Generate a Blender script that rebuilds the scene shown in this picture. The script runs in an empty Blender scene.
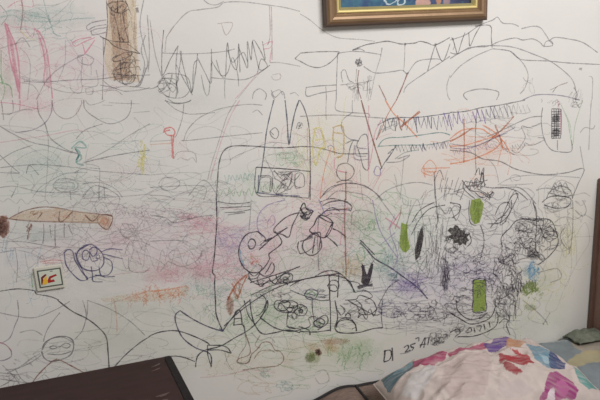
import bpy, math, random
from mathutils import Matrix, Vector, noise
C = bpy.context.scene
# ---------------------------------------------------------------- camera, light, exposure
cam = bpy.data.objects.new('camera', bpy.data.cameras.new('camera'))
C.collection.objects.link(cam); C.camera = cam
cam.data.sensor_width = 36; cam.data.lens = 34.56; cam.data.clip_start = 0.02
cam.matrix_world = Matrix.Translation((0, -1.95, 1.6)) @ Matrix([[0.955623, 0.121201, -0.268507], [-0.289472, 0.217104, -0.93224], [-0.054746, 0.968588, 0.242568]]).to_4x4()
world = bpy.data.worlds.new('world'); C.world = world; world.use_nodes = True
world.node_tree.nodes['Background'].inputs[0].default_value = (1.0, 0.975, 0.93, 1)
world.node_tree.nodes['Background'].inputs[1].default_value = 0.265
def area(name, loc, target, sx, sy, power, col):
    l = bpy.data.lights.new(name, 'AREA'); l.shape = 'RECTANGLE'; l.size = sx; l.size_y = sy; l.energy = power; l.color = col
    o = bpy.data.objects.new(name, l); C.collection.objects.link(o); o.location = loc
    o.rotation_euler = (Vector(target) - Vector(loc)).to_track_quat('-Z', 'Y').to_euler()
area('window_daylight', (1.6, -2.7, 3.4), (0.9, 0, 1.3), 1.7, 1.1, 100, (1.0, 0.99, 0.99))
C.view_settings.view_transform = 'Standard'; C.view_settings.look = 'None'
C.view_settings.exposure = 0.0; C.view_settings.gamma = 1.0; C.view_settings.use_curve_mapping = False
C.cycles.transparent_max_bounces = 64
# ---------------------------------------------------------------- helpers
def lin(*c): return tuple((x/255/12.92 if x < 11 else ((x/255+.055)/1.055)**2.4) for x in c) + (1,)
def mat(name, col, rough=.6, metal=0, bump=0, bscale=80, var=0, vscale=20, stretch=(1,1,1), attr=False, spec=.5):
    m = bpy.data.materials.new(name); m.use_nodes = True; nt = m.node_tree; N = nt.nodes; L = nt.links
    p = N['Principled BSDF']; p.inputs['Roughness'].default_value = rough; p.inputs['Metallic'].default_value = metal
    p.inputs['Specular IOR Level'].default_value = spec
    p.inputs['Base Color'].default_value = col
    tc = N.new('ShaderNodeTexCoord'); mp = N.new('ShaderNodeMapping'); mp.inputs['Scale'].default_value = stretch
    L.new(tc.outputs['Object'], mp.inputs[0])
    src = None
    if attr:
        a = N.new('ShaderNodeAttribute'); a.attribute_name = 'Col'; src = a.outputs['Color']
    if var or attr:
        n = N.new('ShaderNodeTexNoise'); n.inputs['Scale'].default_value = vscale; n.inputs['Detail'].default_value = 4
        L.new(mp.outputs[0], n.inputs['Vector'])
        r = N.new('ShaderNodeMapRange'); r.inputs['From Min'].default_value = .3; r.inputs['From Max'].default_value = .7
        r.inputs['To Min'].default_value = 1-var; r.inputs['To Max'].default_value = 1+var
        L.new(n.outputs['Fac'], r.inputs['Value'])
        mx = N.new('ShaderNodeMix'); mx.data_type = 'RGBA'; mx.blend_type = 'MULTIPLY'; mx.inputs[0].default_value = 1
        if src: L.new(src, mx.inputs[6])
        else: mx.inputs[6].default_value = col
        L.new(r.outputs[0], mx.inputs[7]); L.new(mx.outputs[2], p.inputs['Base Color'])
    if bump:
        n2 = N.new('ShaderNodeTexNoise'); n2.inputs['Scale'].default_value = bscale; n2.inputs['Detail'].default_value = 5
        L.new(mp.outputs[0], n2.inputs['Vector'])
        b = N.new('ShaderNodeBump'); b.inputs['Strength'].default_value = bump; b.inputs['Distance'].default_value = .004
        L.new(n2.outputs['Fac'], b.inputs['Height']); L.new(b.outputs[0], p.inputs['Normal'])
    return m
def mesh(name, verts, faces, mats, parent=None, fmat=None, cols=None, smooth=False):
    me = bpy.data.meshes.new(name); me.from_pydata(verts, [], faces)
    for m in (mats if isinstance(mats, list) else [mats]): me.materials.append(m)
    if fmat: me.polygons.foreach_set('material_index', fmat)
    if cols:
        ca = me.color_attributes.new('Col', 'FLOAT_COLOR', 'POINT')
        ca.data.foreach_set('color', [x for c in cols for x in c])
    if smooth: me.polygons.foreach_set('use_smooth', [True]*len(me.polygons))
    me.update()
    o = bpy.data.objects.new(name, me); C.collection.objects.link(o)
    if parent: o.parent = parent
    return o
def box(x0, x1, y0, y1, z0, z1, V, Fc):
    b = len(V)
    V += [(x, y, z) for z in (z0, z1) for y in (y0, y1) for x in (x0, x1)]
    Fc += [tuple(b+i for i in f) for f in ((0,2,3,1),(4,5,7,6),(0,1,5,4),(2,6,7,3),(0,4,6,2),(1,3,7,5))]
def boxobj(name, m, parent, *bs, bevel=0):
    V, Fc = [], []
    for b in bs: box(*b, V, Fc)
    o = mesh(name, V, Fc, m, parent)
    if bevel:
        md = o.modifiers.new('bevel', 'BEVEL'); md.width = bevel; md.segments = 3
    return o
def thing(name, loc): 
    o = bpy.data.objects.new(name, None); C.collection.objects.link(o); o.location = loc; return o
def tag(o, label, cat): o['label'] = label; o['category'] = cat; return o
def reloc(root):   # children were modelled in world space: keep them there
    bpy.context.view_layer.update()
    for ch in root.children: ch.matrix_parent_inverse = root.matrix_world.inverted()
def inpoly(x, y, P):
    r = False; j = len(P)-1
    for i in range(len(P)):
        if (P[i][1] > y) != (P[j][1] > y) and x < (P[j][0]-P[i][0])*(y-P[i][1])/(P[j][1]-P[i][1])+P[i][0]: r = not r
        j = i
    return r
def tube(name, pts, rad, m, parent, closed=False, seg=8):
    V, Fc = [], []; n = len(pts); pts = [Vector(p) for p in pts]
    for i, p in enumerate(pts):
        t = (pts[(i+1) % n]-pts[i-1]) if closed else (pts[min(i+1, n-1)]-pts[max(i-1, 0)])
        t.normalize(); a = t.cross(Vector((0, 0, 1)) if abs(t.z) < .9 else Vector((1, 0, 0))).normalized(); b = t.cross(a)
        for k in range(seg):
            w = 2*math.pi*k/seg; V.append(tuple(p + rad*(a*math.cos(w)+b*math.sin(w))))
    for i in range(n if closed else n-1):
        for k in range(seg):
            j = (i+1) % n; Fc.append((i*seg+k, i*seg+(k+1) % seg, j*seg+(k+1) % seg, j*seg+k))
    if not closed: Fc += [tuple(range(seg))[::-1], tuple((n-1)*seg+k for k in range(seg))]
    return mesh(name, V, Fc, m, parent, smooth=True)
# ---------------------------------------------------------------- wall with its drawings
plaster = mat('painted_plaster', lin(228, 224, 219), .75, bump=.12, bscale=60, var=.025, vscale=5, spec=.3)
def rubbed_crayon(m, patches):   # faint smears of rubbed-in crayon, each with its own place and colour
    nt = m.node_tree; N = nt.nodes; L = nt.links; p = N['Principled BSDF']
    src = p.inputs['Base Color'].links[0].from_socket; tc = N.new('ShaderNodeTexCoord')
    n = N.new('ShaderNodeTexNoise'); n.inputs['Scale'].default_value = 9; n.inputs['Detail'].default_value = 6; n.inputs['Roughness'].default_value = .7
    L.new(tc.outputs['Object'], n.inputs['Vector'])
    for i, (cx, cz, rx, rz, col, k) in enumerate(patches):
        mp = N.new('ShaderNodeMapping'); mp.vector_type = 'TEXTURE'; mp.inputs['Location'].default_value = (cx, 0, cz); mp.inputs['Scale'].default_value = (rx, 5, rz)
        L.new(tc.outputs['Object'], mp.inputs[0]); g = N.new('ShaderNodeTexGradient'); g.gradient_type = 'QUADRATIC_SPHERE'; L.new(mp.outputs[0], g.inputs[0])
        mr = N.new('ShaderNodeMapRange'); mr.inputs['From Min'].default_value = .3; mr.inputs['From Max'].default_value = .65; mr.inputs['To Min'].default_value = .3*k; mr.inputs['To Max'].default_value = 1.6*k
        if i % 2: mr.inputs['From Min'].default_value = .7; mr.inputs['From Max'].default_value = .35
        L.new(n.outputs['Fac'], mr.inputs['Value']); mu = N.new('ShaderNodeMath'); mu.operation = 'MULTIPLY'; mu.use_clamp = True
        L.new(g.outputs['Fac'], mu.inputs[0]); L.new(mr.outputs[0], mu.inputs[1])
        mx = N.new('ShaderNodeMix'); mx.data_type = 'RGBA'; L.new(mu.outputs[0], mx.inputs[0]); L.new(src, mx.inputs[6]); mx.inputs[7].default_value = lin(*col); src = mx.outputs[2]
    L.new(src, p.inputs['Base Color'])
rubbed_crayon(plaster, [[-0.075,1.034,0.589,0.286,[205,165,185],0.25],[-0.231,1.258,0.408,0.299,[165,195,180],0.25],[0.288,0.905,0.5,0.35,[205,150,175],0.25],[0.34,0.62,0.704,0.332,[170,190,150],0.28],[0.719,1.149,0.458,0.432,[215,185,150],0.25],[0.916,0.888,0.596,0.47,[165,195,175],0.3],[0.672,0.963,0.374,0.239,[215,160,180],0.3],[1.135,0.641,0.649,0.365,[175,160,195],0.3],[0.734,0.476,0.497,0.222,[185,190,130],0.35],[1.72,0.678,0.329,0.593,[205,200,150],0.3],[-0.119,1.624,0.467,0.309,[205,175,185],0.25],[0.171,1.481,0.636,0.335,[190,200,190],0.2],[-0.152,0.68,0.489,0.347,[190,195,165],0.25],[1.377,0.414,0.648,0.292,[190,195,160],0.3],[1.22,1.171,0.573,0.245,[225,185,160],0.2],[0.272,1.129,0.444,0.293,[165,195,180],0.23]])
def crayon_material():
    m = bpy.data.materials.new('pen_and_crayon'); m.use_nodes = True; nt = m.node_tree; N = nt.nodes; L = nt.links
    p = N['Principled BSDF']; p.inputs['Roughness'].default_value = .7; p.inputs['Specular IOR Level'].default_value = .2
    a = N.new('ShaderNodeAttribute'); a.attribute_name = 'Col'; L.new(a.outputs['Color'], p.inputs['Base Color'])
    tc = N.new('ShaderNodeTexCoord'); n = N.new('ShaderNodeTexNoise'); n.inputs['Scale'].default_value = 130; n.inputs['Detail'].default_value = 2
    L.new(tc.outputs['Object'], n.inputs['Vector'])
    r = N.new('ShaderNodeMapRange'); r.inputs['From Min'].default_value = .35; r.inputs['From Max'].default_value = .6
    r.inputs['To Min'].default_value = .6; r.inputs['To Max'].default_value = 1.1; L.new(n.outputs['Fac'], r.inputs['Value'])
    mu = N.new('ShaderNodeMath'); mu.operation = 'MULTIPLY'; mu.use_clamp = True
    L.new(a.outputs['Alpha'], mu.inputs[0]); L.new(r.outputs[0], mu.inputs[1]); L.new(mu.outputs[0], p.inputs['Alpha'])
    return m
PEN = {"k":[0.0651,0.0571,0.0736],"d":[0.1083,0.078,0.0736],"g":[0.2187,0.2025,0.2272],"L":[0.4118,0.3939,0.3997],"gb":[0.3541,0.2446,0.2627],"p":[0.8332,0.3652,0.4745],"m":[0.4118,0.0431,0.138],"t":[0.3432,0.5569,0.5287],"tk":[0.0826,0.2535,0.2535],"o":[0.88,0.3271,0.1544],"b":[0.2314,0.1083,0.0651],"u":[0.0826,0.0651,0.2105],"ug":[0.2105,0.1544,0.2769],"v":[0.2769,0.172,0.508],"y":[0.8516,0.7798,0.2535],"ye":[0.88,0.88,0.508],"yb":[0.6549,0.4425,0.138],"lm":[0.3013,0.3997,0.0875],"kk":[0.0651,0.0571,0.0498],"yt":[0.8516,0.6951,0.5148],"tw":[0.5569,0.3541,0.2535],"ot":[0.8332,0.6315,0.4489],"op":[0.88,0.6951,0.5427],"r":[0.3013,0.0714,0.061],"rp":[0.8242,0.2314,0.2187],"br":[0.2769,0.095,0.0571],"ob":[0.5427,0.1544,0.0516],"gk":[0.0826,0.1029,0.1544],"uk":[0.0714,0.0571,0.1226],"gn":[0.2535,0.508,0.2314],"bl":[0.2314,0.508,0.7367],"or":[0.6161,0.138,0.0286]}
# each stroke: colour, width in mm, strength, x z x z ... in mm on the wall
STROKES = [["p",4.5,0.8,[-312,1743,-312,1700,-315,1642,-310,1584,-307,1539]],
["p",4.5,0.8,[-309,1739,-301,1707,-293,1670,-294,1619,-300,1568,-308,1520]],
["p",8.5,0.45,[-307,1721,-305,1678,-306,1635,-305,1583,-305,1553]],
["p",8.5,0.35,[-308,1728,-304,1664,-306,1605,-306,1561]],
["p",3.5,0.6,[-233,1725,-222,1681,-220,1623,-230,1578,-231,1552]],
["p",4.0,0.7,[-227,1718,-214,1688,-210,1644,-211,1592,-213,1551,-215,1513]],
["p",8.7,0.3,[-225,1696,-217,1645,-220,1585,-223,1548]],
["p",2.7,0.5,[-298,1784,-276,1798,-255,1804]],
["p",2.8,0.5,[-267,1791,-230,1784,-227,1803]],
["p",2.8,0.4,[-313,1739,-287,1728,-253,1728,-218,1710]],
["p",2.5,0.5,[-261,1723,-244,1697,-234,1725]],
["b",2.8,0.55,[-258,1804,-258,1776,-269,1734,-273,1720]],
["t",3.3,0.4,[-314,1771,-279,1777,-241,1761,-201,1753,-188,1745]],
["t",3.4,0.4,[-323,1757,-288,1763,-264,1748,-223,1743,-167,1741,-117,1746,-59,1747]],
["t",2.9,0.5,[-189,1760,-183,1709,-163,1697]],
["t",2.8,0.4,[-197,1803,-193,1760,-186,1731,-156,1722]],
["yt",0,0.5,[-17.0,1797.9,69.6,1795.6,57.3,1661.0,51.3,1545.1,-39.0,1558.7,-48.5,1613.0,-24.0,1732.0]],
["tw",0,0.42,[-14.0,1797.8,39.8,1796.4,31.7,1669.8,21.5,1554.8,-27.8,1558.0,-16.5,1687.0]],
["g",2.9,0.55,[-87,1723,-68,1734,-27,1740]],
["g",2.9,0.55,[-87,1723,-84,1712,-62,1722,-28,1726]],
["g",2.9,0.55,[-79,1708,-56,1715,-26,1717]],
["g",2.9,0.55,[-75,1708,-73,1697,-50,1700,-31,1704]],
["p",2.9,0.8,[-134,1677,-111,1687,-77,1690]],
["p",2.9,0.8,[-134,1677,-128,1666,-97,1679,-67,1689]],
["p",3.5,0.8,[-68,1682,-93,1653,-106,1639]],
["p",2.9,0.7,[-105,1672,-102,1642]],
["g",2.9,0.39,[-106,1639,-133,1629,-172,1609,-204,1588,-229,1563,-248,1534,-262,1513]],
["g",3.0,0.39,[-106,1639,-125,1636,-120,1617,-92,1608,-79,1626,-102,1642]],
["g",3.0,0.51,[-288,1571,-236,1565,-157,1566,-68,1564,-7,1568,85,1567]],
["g",2.7,0.35,[-236,1568,-217,1547,-162,1528,-88,1527,4,1536,80,1523]],
["k",2.7,0.47,[-43,1688,-51,1613,-70,1499]],
["d",2.7,0.6,[-19,1798,-23,1739,-34,1688,-48,1636]],
["d",2.7,0.6,[24,1760,26,1715,32,1670]],
["d",2.7,0.5,[-2,1757,5,1701,3,1648]],
["k",3.0,0.55,[-45,1688,-16,1676,35,1670]],
["k",3.3,0.62,[-51,1692,-31,1680,-4,1656,62,1634]],
["k",3.0,0.55,[27,1666,62,1634]],
["k",2.9,0.47,[-17,1783,2,1761,25,1764,42,1782,28,1793,-2,1790,-17,1783]],
["k",2.9,0.47,[-20,1791,-5,1768,16,1757,44,1770]],
["k",2.9,0.55,[14,1801,9,1760]],
["k",2.7,0.47,[36,1796,49,1752]],
["k",3.0,0.55,[-15,1626,17,1640,39,1635,6,1618,-20,1615,-23,1625,-7,1632]],
["k",3.1,0.43,[-26,1573,-3,1607,35,1605,43,1577,28,1547,-3,1545,-23,1565,-24,1589,13,1610]],
["k",3.1,0.43,[-28,1585,11,1594,41,1593]],
["k",3.1,0.43,[-33,1578,8,1571,42,1569]],
["k",3.1,0.43,[-1,1618,-2,1549,12,1540]],
["k",3.1,0.39,[92,1795,72,1721,78,1645,81,1598,51,1545,34,1534]],
["k",3.1,0.39,[98,1750,92,1644,80,1575]],
["k",3.1,0.39,[85,1690,67,1645,72,1599,51,1545,46,1569]],
["k",9.0,0.55,[68,1773,70,1758]],
["k",3.1,0.47,[19,1535,50,1537,76,1591]],
["gn",2.8,0.5,[-335,1665,-347,1593,-347,1564]],
["gn",2.9,0.6,[-354,1572,-328,1559,-327,1525]],
["gn",2.8,0.4,[-350,1593,-343,1556,-355,1520]],
["g",2.7,0.35,[-111,1632,-125,1557,-116,1544,-78,1546,-76,1592]],
["g",2.7,0.31,[-88,1615,-93,1577]],
["g",2.7,0.35,[-113,1537,-94,1538,-97,1520,-115,1521,-113,1540]],
["g",2.7,0.31,[-158,1559,-157,1536,-133,1523,-122,1549]],
["g",2.6,0.35,[-299,1568,-265,1558,-249,1527]],
["y",2.8,0.4,[-275,1720,-258,1698,-238,1690]],
["g",2.8,0.39,[-295,1678,-271,1698,-255,1669]],
["L",2.6,0.4,[-283,1670,-262,1625,-286,1515]],
["L",2.6,0.4,[-194,1561,-164,1619,-153,1686]],
["k",2.8,0.39,[-71,1545,-34,1535,2,1521,48,1522,80,1527]],
["k",2.7,0.39,[-61,1560,-41,1539,-20,1530]],
["k",2.8,0.35,[-62,1525,-28,1527,-7,1510]],
["L",2.5,0.5,[-317,1792,-302,1763,-323,1736]],
["k",2.8,0.58,[143,1703,130,1634,124,1564,153,1610,183,1653]],
["k",2.9,0.51,[183,1653,170,1593,164,1506]],
["k",2.9,0.47,[124,1564,139,1523,159,1514,190,1623,187,1635]],
["k",2.9,0.51,[187,1635,196,1568,210,1502,228,1558,243,1625]],
["k",2.9,0.51,[241,1613,261,1564,279,1530,289,1638]],
["k",2.9,0.47,[241,1605,227,1590,216,1518,210,1502]],
["k",2.9,0.43,[285,1594,267,1494,255,1499,248,1556]],
["k",2.9,0.47,[171,1593,184,1560,213,1494]],
["k",2.8,0.39,[104,1735,108,1635,120,1564,128,1532]],
["k",2.9,0.47,[80,1523,104,1530,132,1564,164,1566,203,1551,211,1506]],
["g",2.9,0.55,[104,1530,125,1500,156,1488,189,1492,212,1518]],
["k",3.0,0.51,[285,1602,307,1561,326,1543,335,1600,344,1655,348,1599,366,1566,375,1606,381,1650,378,1557]],
["k",3.0,0.57,[380,1638,394,1597,405,1571,411,1656,419,1595,430,1659,452,1626,467,1593,462,1654]],
["k",3.0,0.53,[428,1655,437,1602,447,1561,474,1572,454,1597,438,1553]],
["k",3.0,0.43,[302,1602,314,1552,336,1559,357,1607,369,1557,370,1512]],
["k",3.0,0.44,[280,1546,326,1539,393,1533,446,1553,483,1575]],
["k",3.0,0.39,[325,1535,320,1474]],
["k",3.0,0.44,[342,1631,355,1591,373,1606,396,1621,406,1588]],
["g",2.9,0.47,[132,1633,194,1627,275,1625,333,1628,367,1634]],
["g",2.9,0.47,[149,1680,176,1713,223,1754,264,1761,321,1767,347,1781,413,1780,488,1769,547,1759,599,1745]],
["g",2.8,0.31,[149,1680,140,1634]],
["g",2.8,0.47,[279,1790,294,1778,317,1774,343,1784]],
["gb",3.3,0.44,[500,1764,498,1705,491,1591]],
["gb",3.0,0.53,[494,1765,490,1673,479,1641]],
["gb",2.9,0.39,[316,1716,366,1716,342,1679,329,1715]],
["p",3.0,0.5,[461,1642,497,1652,487,1632,465,1629]],
["p",3.4,0.5,[491,1624,483,1583]],
["g",3.1,0.4,[483,1583,518,1581,589,1565]],
["g",3.0,0.26,[483,1575,437,1545,362,1471]],
["p",3.0,0.4,[438,1553,409,1522,354,1471]],
["gb",3.1,0.35,[489,1542,516,1544,515,1527,493,1525,485,1538]],
["g",3.1,0.53,[414,1467,420,1488,442,1499,463,1480,457,1460]],
["g",3.1,0.57,[481,1492,493,1466,521,1485,528,1459]],
["g",3.1,0.44,[492,1457,481,1479,494,1487,512,1490,520,1472]],
["g",2.8,0.44,[547,1474,566,1477,578,1464]],
["k",3.1,0.62,[572,1591,591,1607]],
["k",3.1,0.53,[572,1591,590,1582]],
["L",3.1,0.55,[599,1737,633,1716,676,1681,730,1654,814,1644,871,1635]],
["k",3.2,0.62,[591,1609,655,1610,723,1607,733,1601,699,1571,661,1557,625,1563,590,1582]],
["k",2.9,0.53,[728,1601,722,1527,716,1440]],
["g",3.2,0.57,[728,1601,780,1605,832,1600,894,1588]],
["k",2.9,0.53,[898,1612,891,1582]],
["k",3.2,0.53,[607,1492,658,1494,719,1493]],
["k",3.2,0.53,[607,1492,607,1462,657,1469,718,1474]],
["g",2.9,0.53,[679,1491,679,1443]],
["k",3.7,0.66,[784,1609,832,1624,871,1629,920,1633,968,1622,988,1621,1028,1622,1048,1627,1079,1620,1110,1611,1171,1635]],
["k",3.2,0.53,[784,1609,813,1612,830,1603]],
["g",3.0,0.48,[988,1621,986,1573,982,1525]],
["k",9.3,0.53,[986,1621,992,1617]],
["k",3.5,0.62,[1110,1611,1094,1567,1079,1519]],
["k",3.5,0.62,[1110,1611,1141,1551,1172,1613]],
["k",9.5,0.44,[1108,1615,1115,1609]],
["g",3.4,0.57,[825,1551,859,1529,888,1524,947,1527,977,1529,997,1517,1038,1557,1120,1561,1141,1551]],
["g",3.5,0.57,[1172,1568,1141,1551,1079,1519,997,1474,981,1448]],
["k",8.0,0.53,[812,1569,819,1565]],
["r",4.0,0.7,[806,1539,799,1487,812,1438]],
["k",2.9,0.48,[743,1500,739,1535,754,1543,767,1507,785,1497]],
["k",2.9,0.4,[733,1492,819,1495,858,1501]],
["r",4.6,0.8,[997,1517,976,1471,951,1423]],
["k",6.1,0.44,[992,1511,1002,1519]],
["r",3.8,0.7,[882,1482,896,1454,910,1426]],
["g",3.2,0.44,[1173,1499,1160,1463,1163,1426,1174,1407]],
["L",3.3,0.5,[894,1587,868,1518,857,1475,846,1431]],
["g",3.6,0.57,[1172,1626,1234,1641,1297,1674,1351,1690,1372,1700,1395,1678,1439,1673,1467,1663]],
["k",3.6,0.62,[1276,1671,1341,1670,1347,1627,1352,1590]],
["k",3.5,0.66,[1182,1634,1193,1603,1204,1575,1219,1615,1234,1650]],
["k",3.5,0.66,[1250,1649,1252,1627,1256,1600,1277,1639,1298,1670]],
["k",3.1,0.44,[1177,1635,1191,1607,1184,1590]],
["g",3.7,0.62,[1172,1581,1204,1575,1256,1595,1332,1596,1386,1612,1452,1621,1486,1612,1532,1614,1567,1599,1585,1584,1626,1585,1619,1601,1595,1602,1585,1584]],
["g",3.8,0.57,[1172,1559,1235,1587,1299,1598,1387,1595,1454,1585,1534,1558,1618,1525,1679,1488,1730,1445,1752,1394,1748,1369]],
["g",3.7,0.57,[1479,1654,1529,1661,1564,1655,1588,1631,1613,1601,1625,1591]],
["g",3.8,0.62,[1613,1606,1635,1615,1695,1607,1768,1590,1845,1547]],
["g",3.8,0.62,[1354,1586,1432,1573,1467,1547,1501,1536,1594,1528,1629,1524,1713,1513,1861,1499]],
["g",3.6,0.53,[1354,1586,1279,1562,1215,1529,1173,1490]],
["g",3.8,0.53,[1432,1573,1490,1527,1518,1478,1506,1431,1484,1408]],
["g",3.7,0.62,[1249,1401,1233,1416,1238,1430,1292,1439,1347,1434,1387,1420,1377,1392]],
["u",3.9,0.53,[1497,1383,1554,1398,1625,1395,1698,1383,1773,1362]],
["gb",3.9,0.53,[1637,1402,1659,1425,1707,1437]],
["k",3.6,0.53,[1739,1415,1759,1384,1749,1364]],
["k",3.5,0.44,[1624,1413,1659,1425]],
["g",3.6,0.44,[1809,1455,1829,1444,1833,1358]],
["g",8.8,0.44,[1758,1488,1774,1486]],
["k",2.6,0.47,[-359,1520,-360,1490,-362,1460]],
["k",2.6,0.39,[-328,1518,-334,1480,-366,1479]],
["p",2.9,0.6,[-307,1516,-313,1486]],
["p",2.9,0.6,[-363,1513,-323,1506,-262,1486]],
["g",3.0,0.58,[-258,1512,-261,1474,-248,1439,-240,1395,-202,1356,-167,1336]],
["ug",3.0,0.55,[-216,1509,-225,1472,-247,1442,-286,1423,-337,1419]],
["gb",3.0,0.47,[-219,1510,-214,1471,-188,1449,-157,1458,-135,1488,-132,1503]],
["g",2.8,0.55,[-125,1503,-125,1475,-99,1446,-57,1422,-9,1434,12,1461,18,1492]],
["g",2.4,0.39,[-121,1502,-109,1486,-78,1491,-62,1498]],
["g",2.5,0.39,[-52,1489,-3,1483,43,1478]],
["g",2.5,0.31,[-72,1483,-42,1479]],
["g",2.5,0.31,[17,1452,72,1452]],
["g",3.0,0.55,[-375,1442,-338,1412,-292,1384,-244,1368,-181,1340]],
["g",2.7,0.47,[-392,1339,-346,1362,-294,1376]],
["p",2.7,0.4,[-383,1393,-312,1398,-239,1403,-164,1412,-142,1406]],
["g",2.8,0.55,[-164,1384,-134,1409,-79,1424]],
["g",2.7,0.55,[-390,1355,-367,1321,-343,1293]],
["g",2.7,0.55,[-398,1301,-343,1293]],
["g",2.7,0.55,[-325,1289,-312,1314,-290,1281]],
["g",2.8,0.47,[-396,1316,-289,1314,-181,1293,-107,1273,48,1243]],
["g",3.2,0.62,[-152,1306,-86,1316,-23,1322,57,1326]],
["g",2.9,0.39,[-140,1313,-75,1339,0,1381,67,1412]],
["t",4.9,0.8,[-183,1354,-154,1375,-138,1353,-172,1357,-159,1339,-174,1313]],
["t",5.0,0.7,[-175,1309,-158,1319,-160,1335,-175,1309,-153,1298]],
["tk",4.3,0.8,[-172,1353,-164,1332,-174,1317]],
["g",2.5,0.39,[-149,1302,-112,1290,-108,1269,-121,1195]],
["g",2.5,0.47,[-183,1277,-151,1288,-106,1281]],
["g",2.8,0.47,[-254,1244,-238,1259,-214,1261,-187,1251,-180,1231,-199,1219,-236,1221,-254,1240]],
["g",2.5,0.39,[-247,1251,-195,1245,-198,1225,-253,1236]],
["g",2.5,0.39,[-319,1211,-293,1240,-261,1257,-213,1276,-145,1273]],
["g",2.6,0.6,[-172,1193,-136,1226,-99,1217,-63,1188,-57,1170]],
["g",2.6,0.47,[-166,1238,-112,1236,-68,1210,-49,1178]],
["g",2.5,0.5,[-406,1254,-363,1253,-302,1229,-244,1218,-192,1212]],
["g",2.4,0.6,[-380,1219,-361,1249]],
["g",2.6,0.4,[40,1179,-40,1181,-172,1189]],
["g",2.5,0.5,[-206,1218,-207,1189]],
["g",2.6,0.5,[-117,1228,-123,1178]],
["g",2.6,0.5,[-101,1226,-104,1176]],
["L",2.7,0.4,[-279,1422,-246,1403,-260,1310,-284,1199]],
["g",2.3,0.39,[-349,1474,-305,1486,-277,1483]],
["k",3.2,0.47,[123,1484,146,1473,187,1471,208,1478]],
["k",3.2,0.39,[132,1488,162,1469,203,1475]],
["g",2.9,0.47,[183,1472,173,1423,152,1375,142,1360]],
["g",2.9,0.47,[123,1484,152,1454,191,1434,232,1431,282,1431]],
["g",3.0,0.47,[169,1344,186,1381,231,1419,300,1442,386,1450,447,1443]],
["g",3.1,0.47,[162,1348,195,1346,309,1348,440,1349]],
["gb",2.9,0.39,[61,1355,133,1352]],
["o",2.9,0.4,[59,1344,132,1342]],
["rp",4.6,0.75,[108,1379,113,1391,134,1394,144,1380,139,1368,119,1370,112,1383,129,1386]],
["rp",4.3,0.75,[139,1368,133,1335,129,1289]],
["rp",3.6,0.6,[131,1369,125,1294]],
["gb",3.0,0.39,[131,1289,145,1309,178,1310,202,1299,204,1269,193,1287,175,1280,152,1291,142,1284]],
["g",3.0,0.47,[72,1210,87,1226,112,1227,135,1218,142,1202,124,1187,91,1186,71,1206]],
["gb",3.1,0.39,[358,1467,324,1419,302,1370,281,1321,253,1255,236,1204]],
["p",3.4,0.4,[370,1466,331,1410,289,1320,244,1203]],
["k",3.9,0.79,[259,1130,269,1192,279,1252,296,1294,327,1312,393,1307,463,1295,518,1289,573,1287]],
["gk",3.9,0.85,[488,1457,471,1407,454,1348,439,1271,419,1183,407,1139]],
["gk",4.3,0.9,[528,1454,531,1385,532,1299,544,1349,561,1409,579,1451]],
["k",3.2,0.62,[467,1351,486,1363,498,1344,488,1323,471,1334,467,1351,480,1337]],
["g",2.8,0.44,[410,1421,428,1428,445,1409]],
["k",3.3,0.7,[409,1231,476,1220,568,1203]],
["u",4.0,0.8,[402,1140,470,1124,562,1107]],
["u",4.3,0.62,[416,1202,409,1139]],
["k",3.3,0.62,[424,1192,456,1186,451,1139]],
["k",2.9,0.62,[471,1209,502,1192,544,1201]],
["k",2.9,0.53,[471,1136,530,1198]],
["k",3.0,0.53,[549,1191,546,1141,564,1137]],
["g",2.7,0.31,[48,1243,146,1240,212,1229,210,1207]],
["g",2.7,0.5,[43,1201,92,1198,221,1184,216,1136]],
["g",2.7,0.5,[40,1175,96,1164,120,1148]],
["g",2.8,0.4,[319,1265,338,1276,392,1293,465,1312,527,1302]],
["k",3.2,0.62,[563,1352,570,1371,578,1372]],
["k",3.7,0.75,[582,1450,598,1414,609,1361,610,1289,606,1180,600,1088]],
["k",3.7,0.7,[573,1288,629,1280,675,1265,713,1250,762,1242,831,1236]],
["g",3.4,0.53,[579,1394,719,1387,864,1366,965,1353]],
["g",3.3,0.53,[716,1440,715,1405,777,1391,840,1382,840,1368]],
["g",3.0,0.53,[778,1436,777,1391]],
["L",3.3,0.5,[679,1443,676,1373]],
["g",3.4,0.53,[777,1391,742,1372,732,1341,754,1303,793,1286]],
["y",5.9,0.65,[627,1341,632,1346,655,1343,662,1284,647,1268,630,1215,622,1243,620,1288,632,1341]],
["y",5.2,0.6,[630,1305,658,1307]],
["y",5.2,0.55,[659,1321,666,1275,629,1279]],
["yb",5.2,0.6,[698,1344,737,1345,739,1277,732,1241,708,1234]],
["yb",5.2,0.6,[703,1344,698,1299,703,1244]],
["yb",4.8,0.6,[702,1326,737,1318]],
["p",4.6,0.6,[703,1235,701,1193,745,1174]],
["o",3.4,0.6,[690,1272,669,1220,651,1157,638,1088]],
["u",3.4,0.44,[676,1274,686,1282,700,1272]],
["gk",3.5,0.7,[798,1290,813,1307,833,1296,834,1183,814,1185,801,1234,790,1272,798,1290]],
["gk",3.4,0.7,[778,1292,763,1265,751,1211]],
["gk",3.4,0.6,[744,1281,778,1292,798,1285]],
["u",3.4,0.53,[790,1263,831,1254]],
["u",3.5,0.53,[781,1273,777,1227,800,1215,835,1216]],
["u",3.5,0.44,[787,1272,786,1235,826,1227]],
["k",3.4,0.66,[705,1179,716,1204,746,1209,772,1190,774,1166,753,1147,724,1148,708,1169,706,1183]],
["k",3.8,0.62,[740,1179,747,1174,740,1173]],
["br",4.3,0.75,[743,1174,739,1070]],
["k",3.5,0.62,[704,1141,734,1147,768,1139]],
["v",3.5,0.6,[854,1162,865,1185,880,1174,879,1150,859,1152,856,1167]],
["p",4.6,0.5,[834,1174,851,1247,863,1311,889,1355]],
["p",4.0,0.4,[900,1176,869,1132,847,1096]],
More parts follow.
